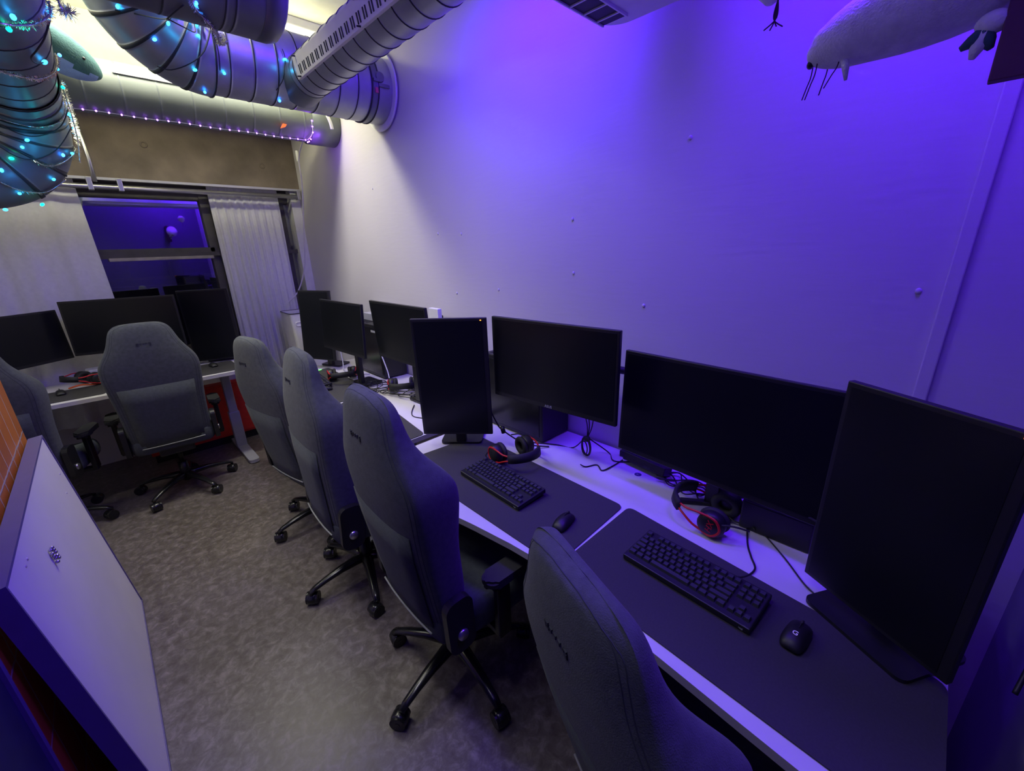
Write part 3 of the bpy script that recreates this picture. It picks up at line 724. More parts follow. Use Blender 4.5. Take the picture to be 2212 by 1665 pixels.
# ------------------------------------------------------------------ keyboards, mice, headsets
def keyboard(label, loc, rz, group=None):
    t = thing('keyboard', label, 'keyboard', loc, rz, group)
    W, Dp = .36, .145
    wedge = Matrix.Rotation(rd(4.5), 4, 'X')
    bm = bmesh.new(); box(bm, -W / 2, W / 2, -Dp / 2, Dp / 2, .002, .020, bev=.003, mtx=Matrix.Translation((0, 0, .006)) @ wedge); 
    box(bm, -.15, -.12, Dp / 2 - .03, Dp / 2 - .005, .0, .014); box(bm, .12, .15, Dp / 2 - .03, Dp / 2 - .005, .0, .014); box(bm, -W / 2 + .01, W / 2 - .01, -Dp / 2 + .006, -Dp / 2 + .02, 0, .008)
    mesh_obj('case', bm, 'bezel', t)
    u = .0190
    def key(x, y, w, h=1):
        bm = bmesh.new(); s = .0165 + (w - 1) * u; d = .0165 + (h - 1) * u
        lo = [(-s / 2, -d / 2), (s / 2, -d / 2), (s / 2, d / 2), (-s / 2, d / 2)]; k = .0022
        a = [bm.verts.new((px, py, 0)) for px, py in lo]; b_ = [bm.verts.new((px - k * (1 if px > 0 else -1), py - k * (1 if py > 0 else -1), .009)) for px, py in lo]
        bm.faces.new(b_)
        for i in range(4): bm.faces.new((a[i], a[(i + 1) % 4], b_[(i + 1) % 4], b_[i]))
        me_key = ('key', round(w, 2), h)
        if me_key in KIDS:
            bm.free(); o = bpy.data.objects.new('keycap', KIDS[me_key]); COL.objects.link(o); o.parent = t
        else:
            o = mesh_obj('keycap', bm, 'key', t); KIDS[me_key] = o.data
        o.matrix_local = Matrix.Translation((0, 0, .006)) @ wedge @ Matrix.Translation((x, y, .0195))
    rows = [(.053, [1, -1, 1, 1, 1, 1, -.5, 1, 1, 1, 1, -.5, 1, 1, 1, 1, -.25, 1, 1, 1]),
            (.030, [1] * 13 + [2, -.25, 1, 1, 1]),
            (.011, [1.5] + [1] * 12 + [1.5, -.25, 1, 1, 1]),
            (-.008, [1.75] + [1] * 11 + [2.25]),
            (-.027, [1.25] + [1] * 11 + [2.75, -1.25, 1]),
            (-.046, [1.25, 1.25, 1.25, 6.25, 1.25, 1.25, 1.25, 1.25, -.25, 1, 1, 1])]
    for y, ks in rows:
        x = -W / 2 + .006
        for k in ks:
            if k > 0: key(x + k * u / 2, y, k)
            x += abs(k) * u
    text_mesh('logo_plate', 'logi', .008, 'logogrey', t, (W / 2 - .02, -Dp / 2 - .0005, .010), (PI / 2, 0, 0))
    return t
kb = keyboard('black tenkeyless keyboard on the far mat of the near desk', (.978, 1.095, DZ + .004), rd(-92.5))
kb2 = copy_tree(kb); kb2.location = (1.008, .335, DZ + .004); kb2.rotation_euler = (0, 0, rd(-93.5)); kb2['label'] = 'black tenkeyless keyboard nearest the viewer beside the mouse with the pale emblem'
kb3 = copy_tree(kb); kb3.location = (.985, 3.10, DZ + .004); kb3.rotation_euler = (0, 0, rd(-96)); kb3['label'] = 'black keyboard behind the second chair on the far desk mat'
kb4 = copy_tree(kb); kb4.location = (.90, 2.27, DZ + .004); kb4.rotation_euler = (0, 0, rd(-92)); kb4['label'] = 'black keyboard mostly hidden behind the third chair'

def mouse(label, loc, rz, logo=True):
    t = thing('mouse', label, 'computer mouse', loc, rz); t.scale = (.86, .86, .86)
    bm = bmesh.new()
    prof = [(-.060, .018, .012), (-.052, .027, .024), (-.03, .032, .036), (0, .031, .039), (.03, .030, .033), (.05, .028, .024), (.060, .02, .014)]
    rows = []
    for y, hw, hh in prof:
        row = []
        for k in range(13):
            a = PI * k / 12; row.append(bm.verts.new((hw * math.cos(a), y, max(0, hh * math.sin(a) ** .7))))
        rows.append(row)
    for j in range(len(rows) - 1):
        for i in range(12): bm.faces.new((rows[j][i], rows[j][i + 1], rows[j + 1][i + 1], rows[j + 1][i]))
    bm.faces.new(rows[0][::-1]); bm.faces.new(rows[-1])
    bm.faces.new([r[0] for r in rows] + [r[-1] for r in reversed(rows)])
    bmesh.ops.recalc_face_normals(bm, faces=bm.faces[:])
    o = mesh_obj('shell', bm, 'black', t, True); subsurf(o, 1)
    bm = bmesh.new(); cyl(bm, (-.003, .036, .030), (.003, .036, .030), .009, n=14); mesh_obj('scroll_wheel', bm, 'rubber', t, True)
    bm = bmesh.new(); box(bm, -.0008, .0008, .004, .028, .028, .0385, mtx=None); mesh_obj('button_gap', bm, 'rubber', t)
    if logo: text_mesh('emblem', 'G', .020, 'logo', t, (0, -.022, .0385), (rd(4), 0, 0))
    return t
ms = mouse('black mouse with a pale round letter emblem beside the nearest keyboard', (.995, .078, DZ + .004), rd(-95))
mouse('black mouse on the near desk just behind the headrest of the nearest chair', (.955, .755, DZ + .004), rd(-80), False)
mouse('black mouse on the far mat of the second desk', (.965, 2.87, DZ + .004), rd(-100), False)
mouse('black mouse on the right mat of the window desk', (.535, 4.05, FZ + .004), rd(5), False)
mouse('black mouse on the left mat of the window desk beside the leftmost chair', (-.335, 4.03, FZ + .004), rd(5), False)

def headset(label, loc, rot, glyph=False):
    """lying headset; local: band arc in xz plane, cups at x=+-.075, pads facing in"""
    t = thing('headset', label, 'headset', loc, rot=rot)
    pts = [(.088 * math.cos(a), 0, .055 + .088 * math.sin(a) * 1.05) for a in [PI * k / 16 for k in range(17)]]
    def strap(bm, p, hw, th):
        rows = []
        for i, (x, y, z) in enumerate(p):
            c = Vector((0, 0, .055)); n = (Vector((x, 0, z)) - c).normalized()
            rows.append([bm.verts.new(Vector((x, yy, z)) + n * d) for yy, d in ((-hw, 0), (hw, 0), (hw, th), (-hw, th))])
        for a_, b_ in zip(rows, rows[1:]):
            for i in range(4): bm.faces.new((a_[i], a_[(i + 1) % 4], b_[(i + 1) % 4], b_[i]))
        bm.faces.new(rows[0][::-1]); bm.faces.new(rows[-1])
    bm = bmesh.new(); strap(bm, pts[3:14], .019, .012); o = mesh_obj('headband', bm, 'rubber', t, True); 
    for s in (-1, 1):
        bm = bmesh.new()
        for dy in (-.014, .014):
            tube(bm, smooth_path([(s * .070, dy * .6, .120), (s * .088, dy, .088), (s * .096, dy * 1.9, .050), (s * .096, dy * 2.2, .015)], 4), .0038, 8)
        tube(bm, smooth_path([(s * .096, -.031, .02), (s * .1, -.030, -.012), (s * .1, 0, -.03), (s * .1, .030, -.012), (s * .096, .031, .02)], 4), .0045, 8)
        mesh_obj('yoke', bm, 'red', t, True)
        bm = bmesh.new(); tube(bm, [(s * .060, 0, 0), (s * .066, 0, 0), (s * .092, 0, 0), (s * .100, 0, 0), (s * .103, 0, 0)], [.036, .042, .043, .036, .02], 24)
        cup = mesh_obj('ear_cup', bm, 'black', t, True)
        bm = bmesh.new(); R1, r1 = .031, .0125; rows = []
        for i in range(28):
            a = 2 * PI * i / 28; row = []
            for k in range(10):
                b_ = 2 * PI * k / 10; rr = R1 + r1 * math.cos(b_); row.append(bm.verts.new((s * .052 + r1 * .9 * math.sin(b_), rr * math.cos(a), rr * 1.12 * math.sin(a))))
            rows.append(row)
        for i in range(28):
            for k in range(10): bm.faces.new((rows[i][k], rows[i][(k + 1) % 10], rows[(i + 1) % 28][(k + 1) % 10], rows[(i + 1) % 28][k]))
        mesh_obj('ear_pad', bm, 'rubber', cup, True)
        if s > 0 or glyph:
            g = text_mesh('emblem', 'HX', .028, 'red', cup, (s * .1035, 0, 0), (PI / 2, 0, s * PI / 2), shear=.25)
    bm = bmesh.new(); tube(bm, smooth_path([(.097, .02, -.02), (.085, .035, -.06), (.06, .03, -.10)], 4), .003, 6); mesh_obj('microphone', bm, 'rubber', t, True)
    return t
headset('black and red headset lying behind the keyboard of the far mat, near desk', (1.165, 1.225, DZ + .050), (rd(80), rd(0), rd(-14)))
headset('black headset with red yokes in front of the large nearest monitor', (1.315, .375, DZ + .048), (rd(80), rd(0), rd(182)), True)
headset('black and red headset with pale inner pad on the second desk, far half', (1.165, 3.03, DZ + .052), (rd(80), rd(0), rd(-20)))
headset('black and red headset among the tangled cables on the second desk', (1.34, 2.45, DZ + .052), (rd(80), rd(0), rd(-35)))
headset('headset on the window desk between the two far chairs', (-.18, 4.20, FZ + .05), (rd(78), 0, rd(-60)))

# ------------------------------------------------------------------ cables
def cab(label, pts, z=DZ, r=.0028, m='black'):
    o = cord('cable', [(p[0], p[1], (p[2] if len(p) > 2 else z + .004)) for p in pts], r, m); tag(o, label, 'cable'); return o
cab('thin black cable with a loose jack plug lying on the near desk', [(1.313, .952, DZ + .012), (1.325, .93), (1.37, .905), (1.345, .862), (1.40, .85), (1.482, .846)])
co_ = thing('cable_coil', 'coiled black cable tied in a bundle hanging behind the near desk monitor', 'cable', (1.40, .985, DZ))
for k, (r_, dx, ph) in enumerate(((.040, 0, 0), (.034, .008, .3), (.028, .004, -.2))):
    cord('loop', [(dx + .01 * math.sin(a), r_ * .8 * math.sin(a) + .006 * k, .010 + r_ * 1.25 * (1 - math.cos(a + ph * .2)) * .9) for a in [2 * PI * q / 14 for q in range(15)]], .0028, 'black', co_, k=3)
bm = bmesh.new(); ball(bm, (.005, 0, .09), .014, 1, 1.2, 1); mesh_obj('cable_tie', bm, 'rubber', co_, True)
for k in range(3): cord('tail', [(.005, 0, .09), (.01 + .01 * k, .02 * (k - 1), .15), (.0, .035 * (k - 1), .22 + .02 * k), (.0, .045 * (k - 1), .30)], .0026, 'black', co_)
cab('black cable running from the coil toward the computer tower', [(1.41, 1.0, DZ + .09), (1.43, 1.08), (1.40, 1.16), (1.33, 1.28), (1.30, 1.33)])
cab('black cable running along the wall side of the near desk', [(1.42, .98, DZ + .085), (1.50, .93), (1.45, .87), (1.50, .80), (1.53, .72)])
cab('bluish cable hanging off the portrait monitor with a ferrite bead', [(1.17, 1.40, .98), (1.20, 1.36, .86), (1.215, 1.33, .82), (1.27, 1.24, .76), (1.36, 1.17, .735)], r=.0038)
bm = bmesh.new(); cyl(bm, (1.213, 1.335, .838), (1.216, 1.327, .808), .011, n=12); tag(mesh_obj('ferrite_bead', bm, 'black', None, True), 'ferrite bead clamped on the cable beside the portrait monitor', 'bead')
cab('headset lead looping on the far mat of the near desk', [(1.20, 1.31), (1.16, 1.35), (1.10, 1.33), (1.08, 1.27), (1.13, 1.22)])
rnd = random.Random(11)
for k in range(7):
    p = []; x, y = 1.50, .66 - .02 * k
    for q in range(8):
        p.append((1.47 + .05 * math.sin(q * 1.7 + k) - .012 * q * (k % 2), .66 - .055 * q + rnd.uniform(-.015, .015), DZ + .006 + .012 * abs(math.sin(q * 1.3 + k))))
    o = cab('black cable in the heap behind the large nearest monitor', p, r=.0028); o['group'] = 'tangled cables behind the large nearest monitor'
cab('keyboard cable running off the nearest mat', [(1.085, .30, DZ + .012), (1.11, .24), (1.17, .22), (1.22, .245), (1.27, .27), (1.36, .30), (1.45, .33)])
cab('cable running from the heap down to the portrait monitor foot', [(1.47, .36), (1.38, .27), (1.28, .17), (1.20, .10), (1.17, .05)], r=.0022)
cab('pale blue cable rising to the rightmost monitor', [(1.49, .42, .76), (1.44, .33, .79), (1.36, .22, .86), (1.26, .10, .90), (1.17, .02, .92)], r=.0034)
for k in range(8):
    p = []
    for q in range(7):
        p.append((1.22 + .09 * math.sin(q * 1.4 + k * 1.3) + .02 * q, 2.78 - .10 * q + .05 * math.cos(q * 2 + k), DZ + .006 + .015 * abs(math.sin(q * 1.1 + k * .7))))
    o = cab('black cable in the tangle on the second desk', p, r=.0028); o['group'] = 'tangled cables on the second desk'
cab('white cable running down behind the second desk monitors', [(1.40, 2.88, 1.02), (1.38, 2.80, .92), (1.36, 2.70, .82), (1.33, 2.60, .745), (1.36, 2.5)], r=.0042, m='cablewhite')
cab('grey cable loop under the farthest landscape monitor', [(1.30, 3.35, .92), (1.28, 3.28, .80), (1.25, 3.20, .745), (1.29, 3.10), (1.36, 3.0)], r=.004, m='grey_metal')
cab('black cable tail curling under the portrait monitor', [(1.23, 2.15), (1.15, 2.05), (1.13, 1.98), (1.18, 1.88)])
bm = bmesh.new(); box(bm, -.008, .008, -.014, .014, .0, .010, bev=.002)
tag(mesh_obj('usb_plug', bm, 'black', loc=(1.10, 2.24, DZ + .001), rot=(0, 0, .6)), 'loose usb plug lying on the second desk', 'plug')
cord_r = cab('thin black cable looping beside the right end of the near desk', [(1.18, -.24, 1.06), (1.16, -.26, 1.0), (1.13, -.27, .93), (1.09, -.26, .86), (1.05, -.25, .82)], r=.0045)

# ------------------------------------------------------------------ computers and small boxes
def tower(label, x0, x1, y0, y1, z0, h, m='black', extra=False):
    t = thing('computer_tower', label, 'computer', ((x0 + x1) / 2, (y0 + y1) / 2, z0)); w = x1 - x0; d = y1 - y0
    bm = bmesh.new(); box(bm, -w / 2, w / 2, -d / 2, d / 2, .008, h, bev=.006); mesh_obj('case', bm, m, t)
    bm = bmesh.new(); box(bm, -w / 2 - .003, -w / 2 + .002, -d / 2 + .02, d / 2 - .02, .03, h - .02, bev=.002); mesh_obj('side_panel', bm, 'blackgloss' if m == 'black' else m, t)
    bm = bmesh.new()
    for k in range(9): box(bm, -w / 2 + .02, w / 2 - .02, d / 2 - .04 - k * .02, d / 2 - .03 - k * .02, h, h + .002)
    mesh_obj('vent', bm, 'rubber', t)
    for sx in (-1, 1):
        for sy in (-1, 1):
            bm = bmesh.new(); box(bm, sx * (w / 2 - .03) - .012, sx * (w / 2 - .03) + .012, sy * (d / 2 - .04) - .015, sy * (d / 2 - .04) + .015, 0, .01); mesh_obj('foot', bm, 'rubber', t)
    return t
tower('black computer tower behind the landscape monitor on the near desk', 1.365, 1.565, 1.215, 1.625, DZ, .395)
pc3 = tower('black computer tower between the landscape monitors of the second desk', 1.375, 1.565, 2.78, 3.20, DZ, .40)
bm = bmesh.new(); box(bm, -.1, -.095, -.17, -.09, .345, .36); mesh_obj('status_label', bm, 'logogrey', pc3)
tower('black computer tower behind the cable tangle on the second desk', 1.415, 1.565, 1.93, 2.36, DZ, .40)
bm = bmesh.new(); prism(bm, [(-.02, -.14), (.08, -.14), (.08, .14), (-.02, .14)], 0, .05)
tag(mesh_obj('grey_box', bm, 'grey_metal', loc=(1.47, 3.02, 1.135)), 'flat grey box lying on top of the computer between the monitors', 'box')
rt = thing('router', 'slim pale grey router standing on edge above the second desk monitor', 'router', (1.49, 2.22, 1.135))
bm = bmesh.new(); box(bm, -.015, .015, -.05, .05, 0, .155, bev=.003); mesh_obj('body', bm, 'white', rt)
bm = bmesh.new(); box(bm, .015, .035, -.035, .03, 0, .11, bev=.004); mesh_obj('bracket', bm, 'black', rt)
cs = thing('black_device', 'small black device with faint lettering at the left foot of the large nearest monitor', 'device', (1.475, .735, DZ), rd(-97))
bm = bmesh.new(); box(bm, -.10, .10, -.03, .03, .0, .035, bev=.003, mtx=Matrix.Rotation(rd(-20), 4, 'X') @ Matrix.Translation((0, 0, .012))); mesh_obj('case', bm, 'black', cs)
text_mesh('lettering', 'ASUS', .014, 'key', cs, (0.03, -.036, .036), (rd(60), 0, 0))
bx_ = thing('black_box', 'flat black box under the right side of the large nearest monitor', 'box', (1.45, .225, DZ))
bm = bmesh.new(); box(bm, -.10, .10, -.10, .10, 0, .105, bev=.006); mesh_obj('case', bm, 'black', bx_)
bm = bmesh.new(); box(bm, -.09, .09, -.09, .09, .105, .112, bev=.003); mesh_obj('lid', bm, 'rubber', bx_)
# sticker
st = thing('sticker', 'small white sticker with a dark round emblem stuck on the near desk', 'sticker', (1.422, .737, DZ + .0004), rd(-100))
bm = bmesh.new(); box(bm, -.019, .019, -.017, .017, 0, .0004); mesh_obj('paper', bm, 'white', st)
bm = bmesh.new(); cyl(bm, (0, 0, .0004), (0, 0, .0008), .0145, n=28); mesh_obj('disc', bm, 'sticker', st)
text_mesh('mark', 'e-', .016, 'logogrey', st, (0, 0, .0011), (0, 0, 0))
# green status light on portrait base
bm = bmesh.new(); box(bm, -.016, .016, -.004, .004, 0, .006, bev=.001)
tag(mesh_obj('green_light', bm, 'led_greenstatus', loc=(1.13, 3.39, DZ + .014), rot=(0, 0, rd(20))), 'small green status light at the foot of the farthest upright monitor', 'light')
# paper on far mat
bm = bmesh.new(); box(bm, -.07, .07, -.05, .05, 0, .0006)
tag(mesh_obj('paper_note', bm, 'white', loc=(1.14, 3.56, DZ + .001), rot=(0, 0, .5)), 'white sheet at the far end of the second desk', 'paper')
# raised dark monitor foot plate slab at near desk right
# white bin in the far corner
wb = thing('white_bin', 'tall white plastic bin with an oval grip hole in the far corner by the curtain', 'bin', (1.33, 4.19, 0))
bm = bmesh.new(); w0, w1 = .115, .145
for (z, w) in ((0, w0),): pass
def shell(bm, z0, z1, w0, w1, th=.006):
    o0 = rrect(-w0, w0, -w0, w0, .03); o1 = rrect(-w1, w1, -w1, w1, .03); i1 = rrect(-w1 + th, w1 - th, -w1 + th, w1 - th, .026); i0 = rrect(-w0 + th, w0 - th, -w0 + th, w0 - th, .026)
    A = [bm.verts.new((x, y, z0)) for x, y in o0]; B = [bm.verts.new((x, y, z1)) for x, y in o1]; C_ = [bm.verts.new((x, y, z1)) for x, y in i1]; E_ = [bm.verts.new((x, y, z0 + .01)) for x, y in i0]
    n = len(A)
    for P, Q in ((A, B), (B, C_), (C_, E_)):
        for i in range(n): bm.faces.new((P[i], P[(i + 1) % n], Q[(i + 1) % n], Q[i]))
    bm.faces.new(A[::-1]); bm.faces.new(E_)
shell(bm, 0, 1.125, w0, w1); mesh_obj('body', bm, 'white', wb)
bm = bmesh.new(); tube(bm, [(-.143, -.145 + 0, 1.125)], .003) if False else None
tube(bm, [(x, y, 1.125) for x, y in rrect(-.147, .147, -.147, .147, .03)] + [(.147, .117, 1.125)], .004, 6, caps=False); mesh_obj('rim', bm, 'seam', wb)
bm = bmesh.new()
tube(bm, [(-.08 + x, -.1445, 1.03 + y) for x, y in rrect(-.032, .032, -.017, .017, .014)] + [(-.08 + .032, -.1445, 1.033)], .005, 6, caps=False); mesh_obj('grip_hole', bm, 'white', wb)
# red cabinet under the window desk
rc = thing('red_cabinet', 'red metal drawer cabinet under the window desk', 'cabinet', (.42, 4.36, 0))
bm = bmesh.new(); box(bm, -.42, .40, -.04, .06, .07, .56, bev=.006); mesh_obj('carcass', bm, 'redcab', rc)
bm = bmesh.new(); box(bm, -.40, .38, -.02, .05, .0, .07); mesh_obj('plinth', bm, 'black', rc)
for k, x in enumerate((-.40, .0)):
    bm = bmesh.new(); box(bm, x + .01, x + .38, -.046, -.04, .09, .54, bev=.002); d_ = mesh_obj('drawer', bm, 'redcab', rc)
# white box and odd bits on the window desk behind the chairs
bm = bmesh.new(); box(bm, -.09, .09, -.05, .05, 0, .09, bev=.006)
tag(mesh_obj('white_box', bm, 'white', loc=(-.10, 4.33, FZ), rot=(0, 0, .2)), 'small white box on the window desk below the wide monitor', 'box')
bm = bmesh.new(); box(bm, -.08, .08, -.02, .02, 0, .13, bev=.01)
tag(mesh_obj('speaker', bm, 'black', loc=(.12, 4.31, FZ), rot=(0, 0, .1)), 'black speaker on the window desk behind the chair headrest', 'speaker')
o = cab('orange-brown cable bunch on the window desk between the chairs', [(-.30, 4.17), (-.24, 4.22), (-.16, 4.16), (-.12, 4.22), (-.06, 4.17)], FZ, .006, 'orange')

# ------------------------------------------------------------------ leaning board
bd_ = thing('leaning_board', 'pale grey framed board leaning against the orange brick wall', 'board', (-.212, 1.93, 0), 0)
A0 = Vector((-.212, 0, 0)); lean = Vector((-.095, 0, .955)).normalized(); hgt = .96
nrm = Vector((lean.z, 0, -lean.x)); 
Tb = Matrix(((0, nrm.x, lean.x, 0), (1, 0, 0, 0), (0, nrm.z, lean.z, 0), (0, 0, 0, 1)))  # local: x along y, y out of face, z up the slope
def BB(*a, m, name, par, bev=.0):
    bm = bmesh.new(); box(bm, *a, bev=bev, mtx=Tb); return mesh_obj(name, bm, m, par)
y0b, y1b = -.585, .60
BB(y0b + .006, y1b - .006, -.030, -.004, .006, hgt - .006, m='boardface', name='panel', par=bd_)
for nm_, a in (('frame_top', (y0b, y1b, -.042, 0, hgt - .008, hgt)), ('frame_bottom', (y0b, y1b, -.042, 0, .0, .008)), ('frame_side', (y0b, y0b + .008, -.042, 0, .008, hgt - .008)), ('frame_side', (y1b - .008, y1b, -.042, 0, .008, hgt - .008))):
    BB(*a, m='boardframe', name=nm_, par=bd_)
for q in ((-.40, .90), (-.36, .90), (.52, .80), (.44, .74)):
    bm = bmesh.new(); cyl(bm, (q[0], -.004, q[1]), (q[0], -.001, q[1]), .004, n=8); bmesh.ops.transform(bm, matrix=Tb, verts=bm.verts[:]); mesh_obj('screw', bm, 'cream', bd_)
mg = thing('magnet_stack', 'cluster of small silver ball magnets stuck on the leaning board', 'magnets', (0, 0, 0))
for k in range(10):
    bm = bmesh.new(); ball(bm, (0, 0, 0), .0055, u=10, v=8); o = mesh_obj('ball', bm, 'chrome', mg, True)
    o.location = Tb @ Vector((-.19 + .009 * (k % 2) + .003 * (k % 3), .003 + .004 * (k % 2), .80 + .0052 * (k - 5)))
mg.location = bd_.location

# ------------------------------------------------------------------ chairs
def chair():
    t = thing('gaming_chair', 'x', 'chair')
    # backrest
    rowsd = [  # z, half width, rear y, centre thickness, wing thickness
        (.395, .195, -.175, .07, .085), (.42, .213, -.185, .10, .125), (.50, .222, -.198, .11, .15), (.62, .228, -.212, .115, .165),
        (.74, .236, -.226, .12, .17), (.84, .247, -.236, .12, .19), (.92, .256, -.242, .115, .205), (.975, .254, -.244, .11, .20), (1.02, .238, -.245, .105, .17),
        (1.07, .205, -.245, .095, .125), (1.12, .178, -.243, .085, .10), (1.17, .163, -.239, .080, .088), (1.21, .148, -.233, .074, .078), (1.235, .125, -.225, .060, .060), (1.248, .09, -.213, .038, .036)]
    bm = bmesh.new(); rows = []
    ur = [-1, -.93, -.7, -.35, 0, .35, .7, .93, 1]
    for z, w, ry, tc_, tw in rowsd:
        row = []
        for u in ur: row.append(bm.verts.new((u * w, ry + .030 * abs(u) ** 6 + .012 * u * u, z)))
        for u in (1, .96, .86, .7, .5, .2, -.2, -.5, -.7, -.86, -.96, -1):
            a = abs(u); s = min(1, max(0, (a - .45) / .35)); s = s * s * (3 - 2 * s)
            th = tc_ + (tw - tc_) * s
            if a >= .96: th = th * (.80 if a < 1 else .52)
            row.append(bm.verts.new((u * w * (1.012 if a > .9 else 1), ry + th, z)))
        rows.append(row)
    n = len(rows[0])
    for j in range(len(rows) - 1):
        for i in range(n): bm.faces.new((rows[j][i], rows[j][(i + 1) % n], rows[j + 1][(i + 1) % n], rows[j + 1][i]))
    bm.faces.new(rows[0][::-1]); bm.faces.new(rows[-1])
    bmesh.ops.recalc_face_normals(bm, faces=bm.faces[:])
    o = mesh_obj('backrest', bm, 'fabric', t, True); subsurf(o, 2)
    # seam stitching along both rear edges
    for dx, off in ((0, 0), ):
        bpy.context.view_layer.update()
        ev = o.evaluated_get(bpy.context.evaluated_depsgraph_get())
        for fu, fy in ((.955, .020), (.90, .010)):
            P = []
            L_ = [(w * fu, ry + fy, z) for z, w, ry, a, b_ in rowsd[1:-2]]
            src = L_ + [(.115, -.222, 1.235), (.06, -.215, 1.25), (0, -.213, 1.252), (-.06, -.215, 1.25), (-.115, -.222, 1.235)] + [(-x, y, z) for x, y, z in reversed(L_)]
            for q in smooth_path(src, 4):
                ok, loc, nor, _ = ev.closest_point_on_mesh(q)
                P.append(loc + nor * .0006)
            bm = bmesh.new(); tube(bm, P, .0016, 5)
            mesh_obj('stitching', bm, 'thread', o, True)
    # rear panel
    bm = bmesh.new(); rows = []
    for z, w, ry, a, b_ in rowsd[1:6]:
        rows.append([bm.verts.new((u * w * .80, ry + .012 * u * u - .0015 + .004 * abs(u) ** 4 + (.004 if z > .8 else 0), z + .004)) for u in (-1, -.6, 0, .6, 1)])
    for j in range(len(rows) - 1):
        for i in range(4): bm.faces.new((rows[j][i], rows[j + 1][i], rows[j + 1][i + 1], rows[j][i + 1]))
    o2 = mesh_obj('rear_panel', bm, 'fabric_panel', t, True)
    sm = o2.modifiers.new('thick', 'SOLIDIFY'); sm.thickness = .004; sm.offset = -1
    cord('piping', [(-.172, -.186, .425), (-.09, -.192, .424), (0, -.194, .424), (.09, -.192, .424), (.172, -.186, .425)], .0035, 'piping', o2)
    # small woven marks on the headrest
    lg = bpy.data.objects.new('headrest_mark', None)
    bm = bmesh.new(); yy = -.2432
    def mk(x0, x1, z0, z1): box(bm, x0 * .68, x1 * .68, yy - .001, yy + .004, z0, z1)
    zc = 1.118; hh = .009
    mk(-.052, -.047, zc - hh, zc + hh); mk(-.052, -.036, zc + hh - .004, zc + hh); mk(-.052, -.038, zc - .002, zc + .002); mk(-.052, -.036, zc - hh, zc - hh + .004)
    for q in range(3): mk(-.028 + q * .020, -.016 + q * .020, zc + .004, zc + .008); mk(-.024 + q * .020, -.021 + q * .020, zc - .005, zc + .004)
    mk(.036, .052, zc + hh - .004, zc + hh); mk(.036, .041, zc, zc + hh); mk(.036, .052, zc - .002, zc + .002); mk(.047, .052, zc - hh, zc); mk(.036, .052, zc - hh, zc - hh + .004)
    bpy.data.objects.remove(lg)
    mesh_obj('headrest_mark', bm, 'thread', o)
    # seat
    bm = bmesh.new(); rows = []
    for y, w, zt in ((-.19, .20, .455), (-.15, .235, .475), (-.05, .255, .478), (.10, .262, .480), (.22, .258, .478), (.285, .245, .462), (.305, .22, .435)):
        row = []
        for u in (-1, -.9, -.72, -.4, 0, .4, .72, .9, 1):
            a = abs(u); hgt_ = .030 if .8 < a < .95 else (.012 if a >= .95 else 0)
            row.append(bm.verts.new((u * w, y, zt + hgt_ - (.035 if a == 1 else 0))))
        for u in (1, .9, 0, -.9, -1): row.append(bm.verts.new((u * w * .97, y * .97, .375)))
        rows.append(row)
    n = len(rows[0])
    for j in range(len(rows) - 1):
        for i in range(n): bm.faces.new((rows[j][i], rows[j][(i + 1) % n], rows[j + 1][(i + 1) % n], rows[j + 1][i]))
    bm.faces.new(rows[0][::-1]); bm.faces.new(rows[-1]); bmesh.ops.recalc_face_normals(bm, faces=bm.faces[:])
    o = mesh_obj('seat', bm, 'fabric_dark', t, True); subsurf(o, 1)
    # mechanism and column
    bm = bmesh.new(); box(bm, -.10, .10, -.14, .16, .325, .378, bev=.01); box(bm, -.20, -.10, .02, .035, .345, .355); mesh_obj('tilt_mechanism', bm, 'black', t)
    bm = bmesh.new(); cyl(bm, (0, 0, .07), (0, 0, .22), .030); cyl(bm, (0, 0, .22), (0, 0, .335), .016); mesh_obj('gas_column', bm, 'blackmetal', t, True)
    # recliner hinges
    for s in (-1, 1):
        bm = bmesh.new(); prism(bm, rrect(-.045, .055, -.05, .16, .035), 0, .028)
        bmesh.ops.transform(bm, matrix=Matrix(((0, 0, s, s * .232), (1, 0, 0, -.125), (0, 1, 0, .425), (0, 0, 0, 1))), verts=bm.verts[:]); bmesh.ops.recalc_face_normals(bm, faces=bm.faces[:])
        h_ = mesh_obj('hinge_cover', bm, 'black', t)
        bm = bmesh.new(); cyl(bm, (s * .255, -.12, .445), (s * .268, -.12, .445), .022, .018, 18); mesh_obj('hinge_cap', bm, 'chrome' if s > 0 else 'blackmetal', h_, True)
        # armrest
        bm = bmesh.new(); box(bm, s * .285 - .014, s * .285 + .014, .0, .055, .36, .60, bev=.006); box(bm, min(s * .12, s * .295), max(s * .12, s * .295), .005, .05, .35, .372, bev=.004)
        a_ = mesh_obj('armrest', bm, 'blackmetal', t)
        bm = bmesh.new(); prism(bm, rrect(s * .285 - .036, s * .285 + .036, -.04, .17, .03), .595, .625); bmesh.ops.bevel(bm, geom=[e for e in bm.edges if abs(e.verts[0].co.z - e.verts[1].co.z) < 1e-5], offset=.008, segments=2, affect='EDGES')
        box(bm, s * .285 - .025, s * .285 + .025, -.02, .07, .582, .597); mesh_obj('arm_pad', bm, 'rubber', a_)
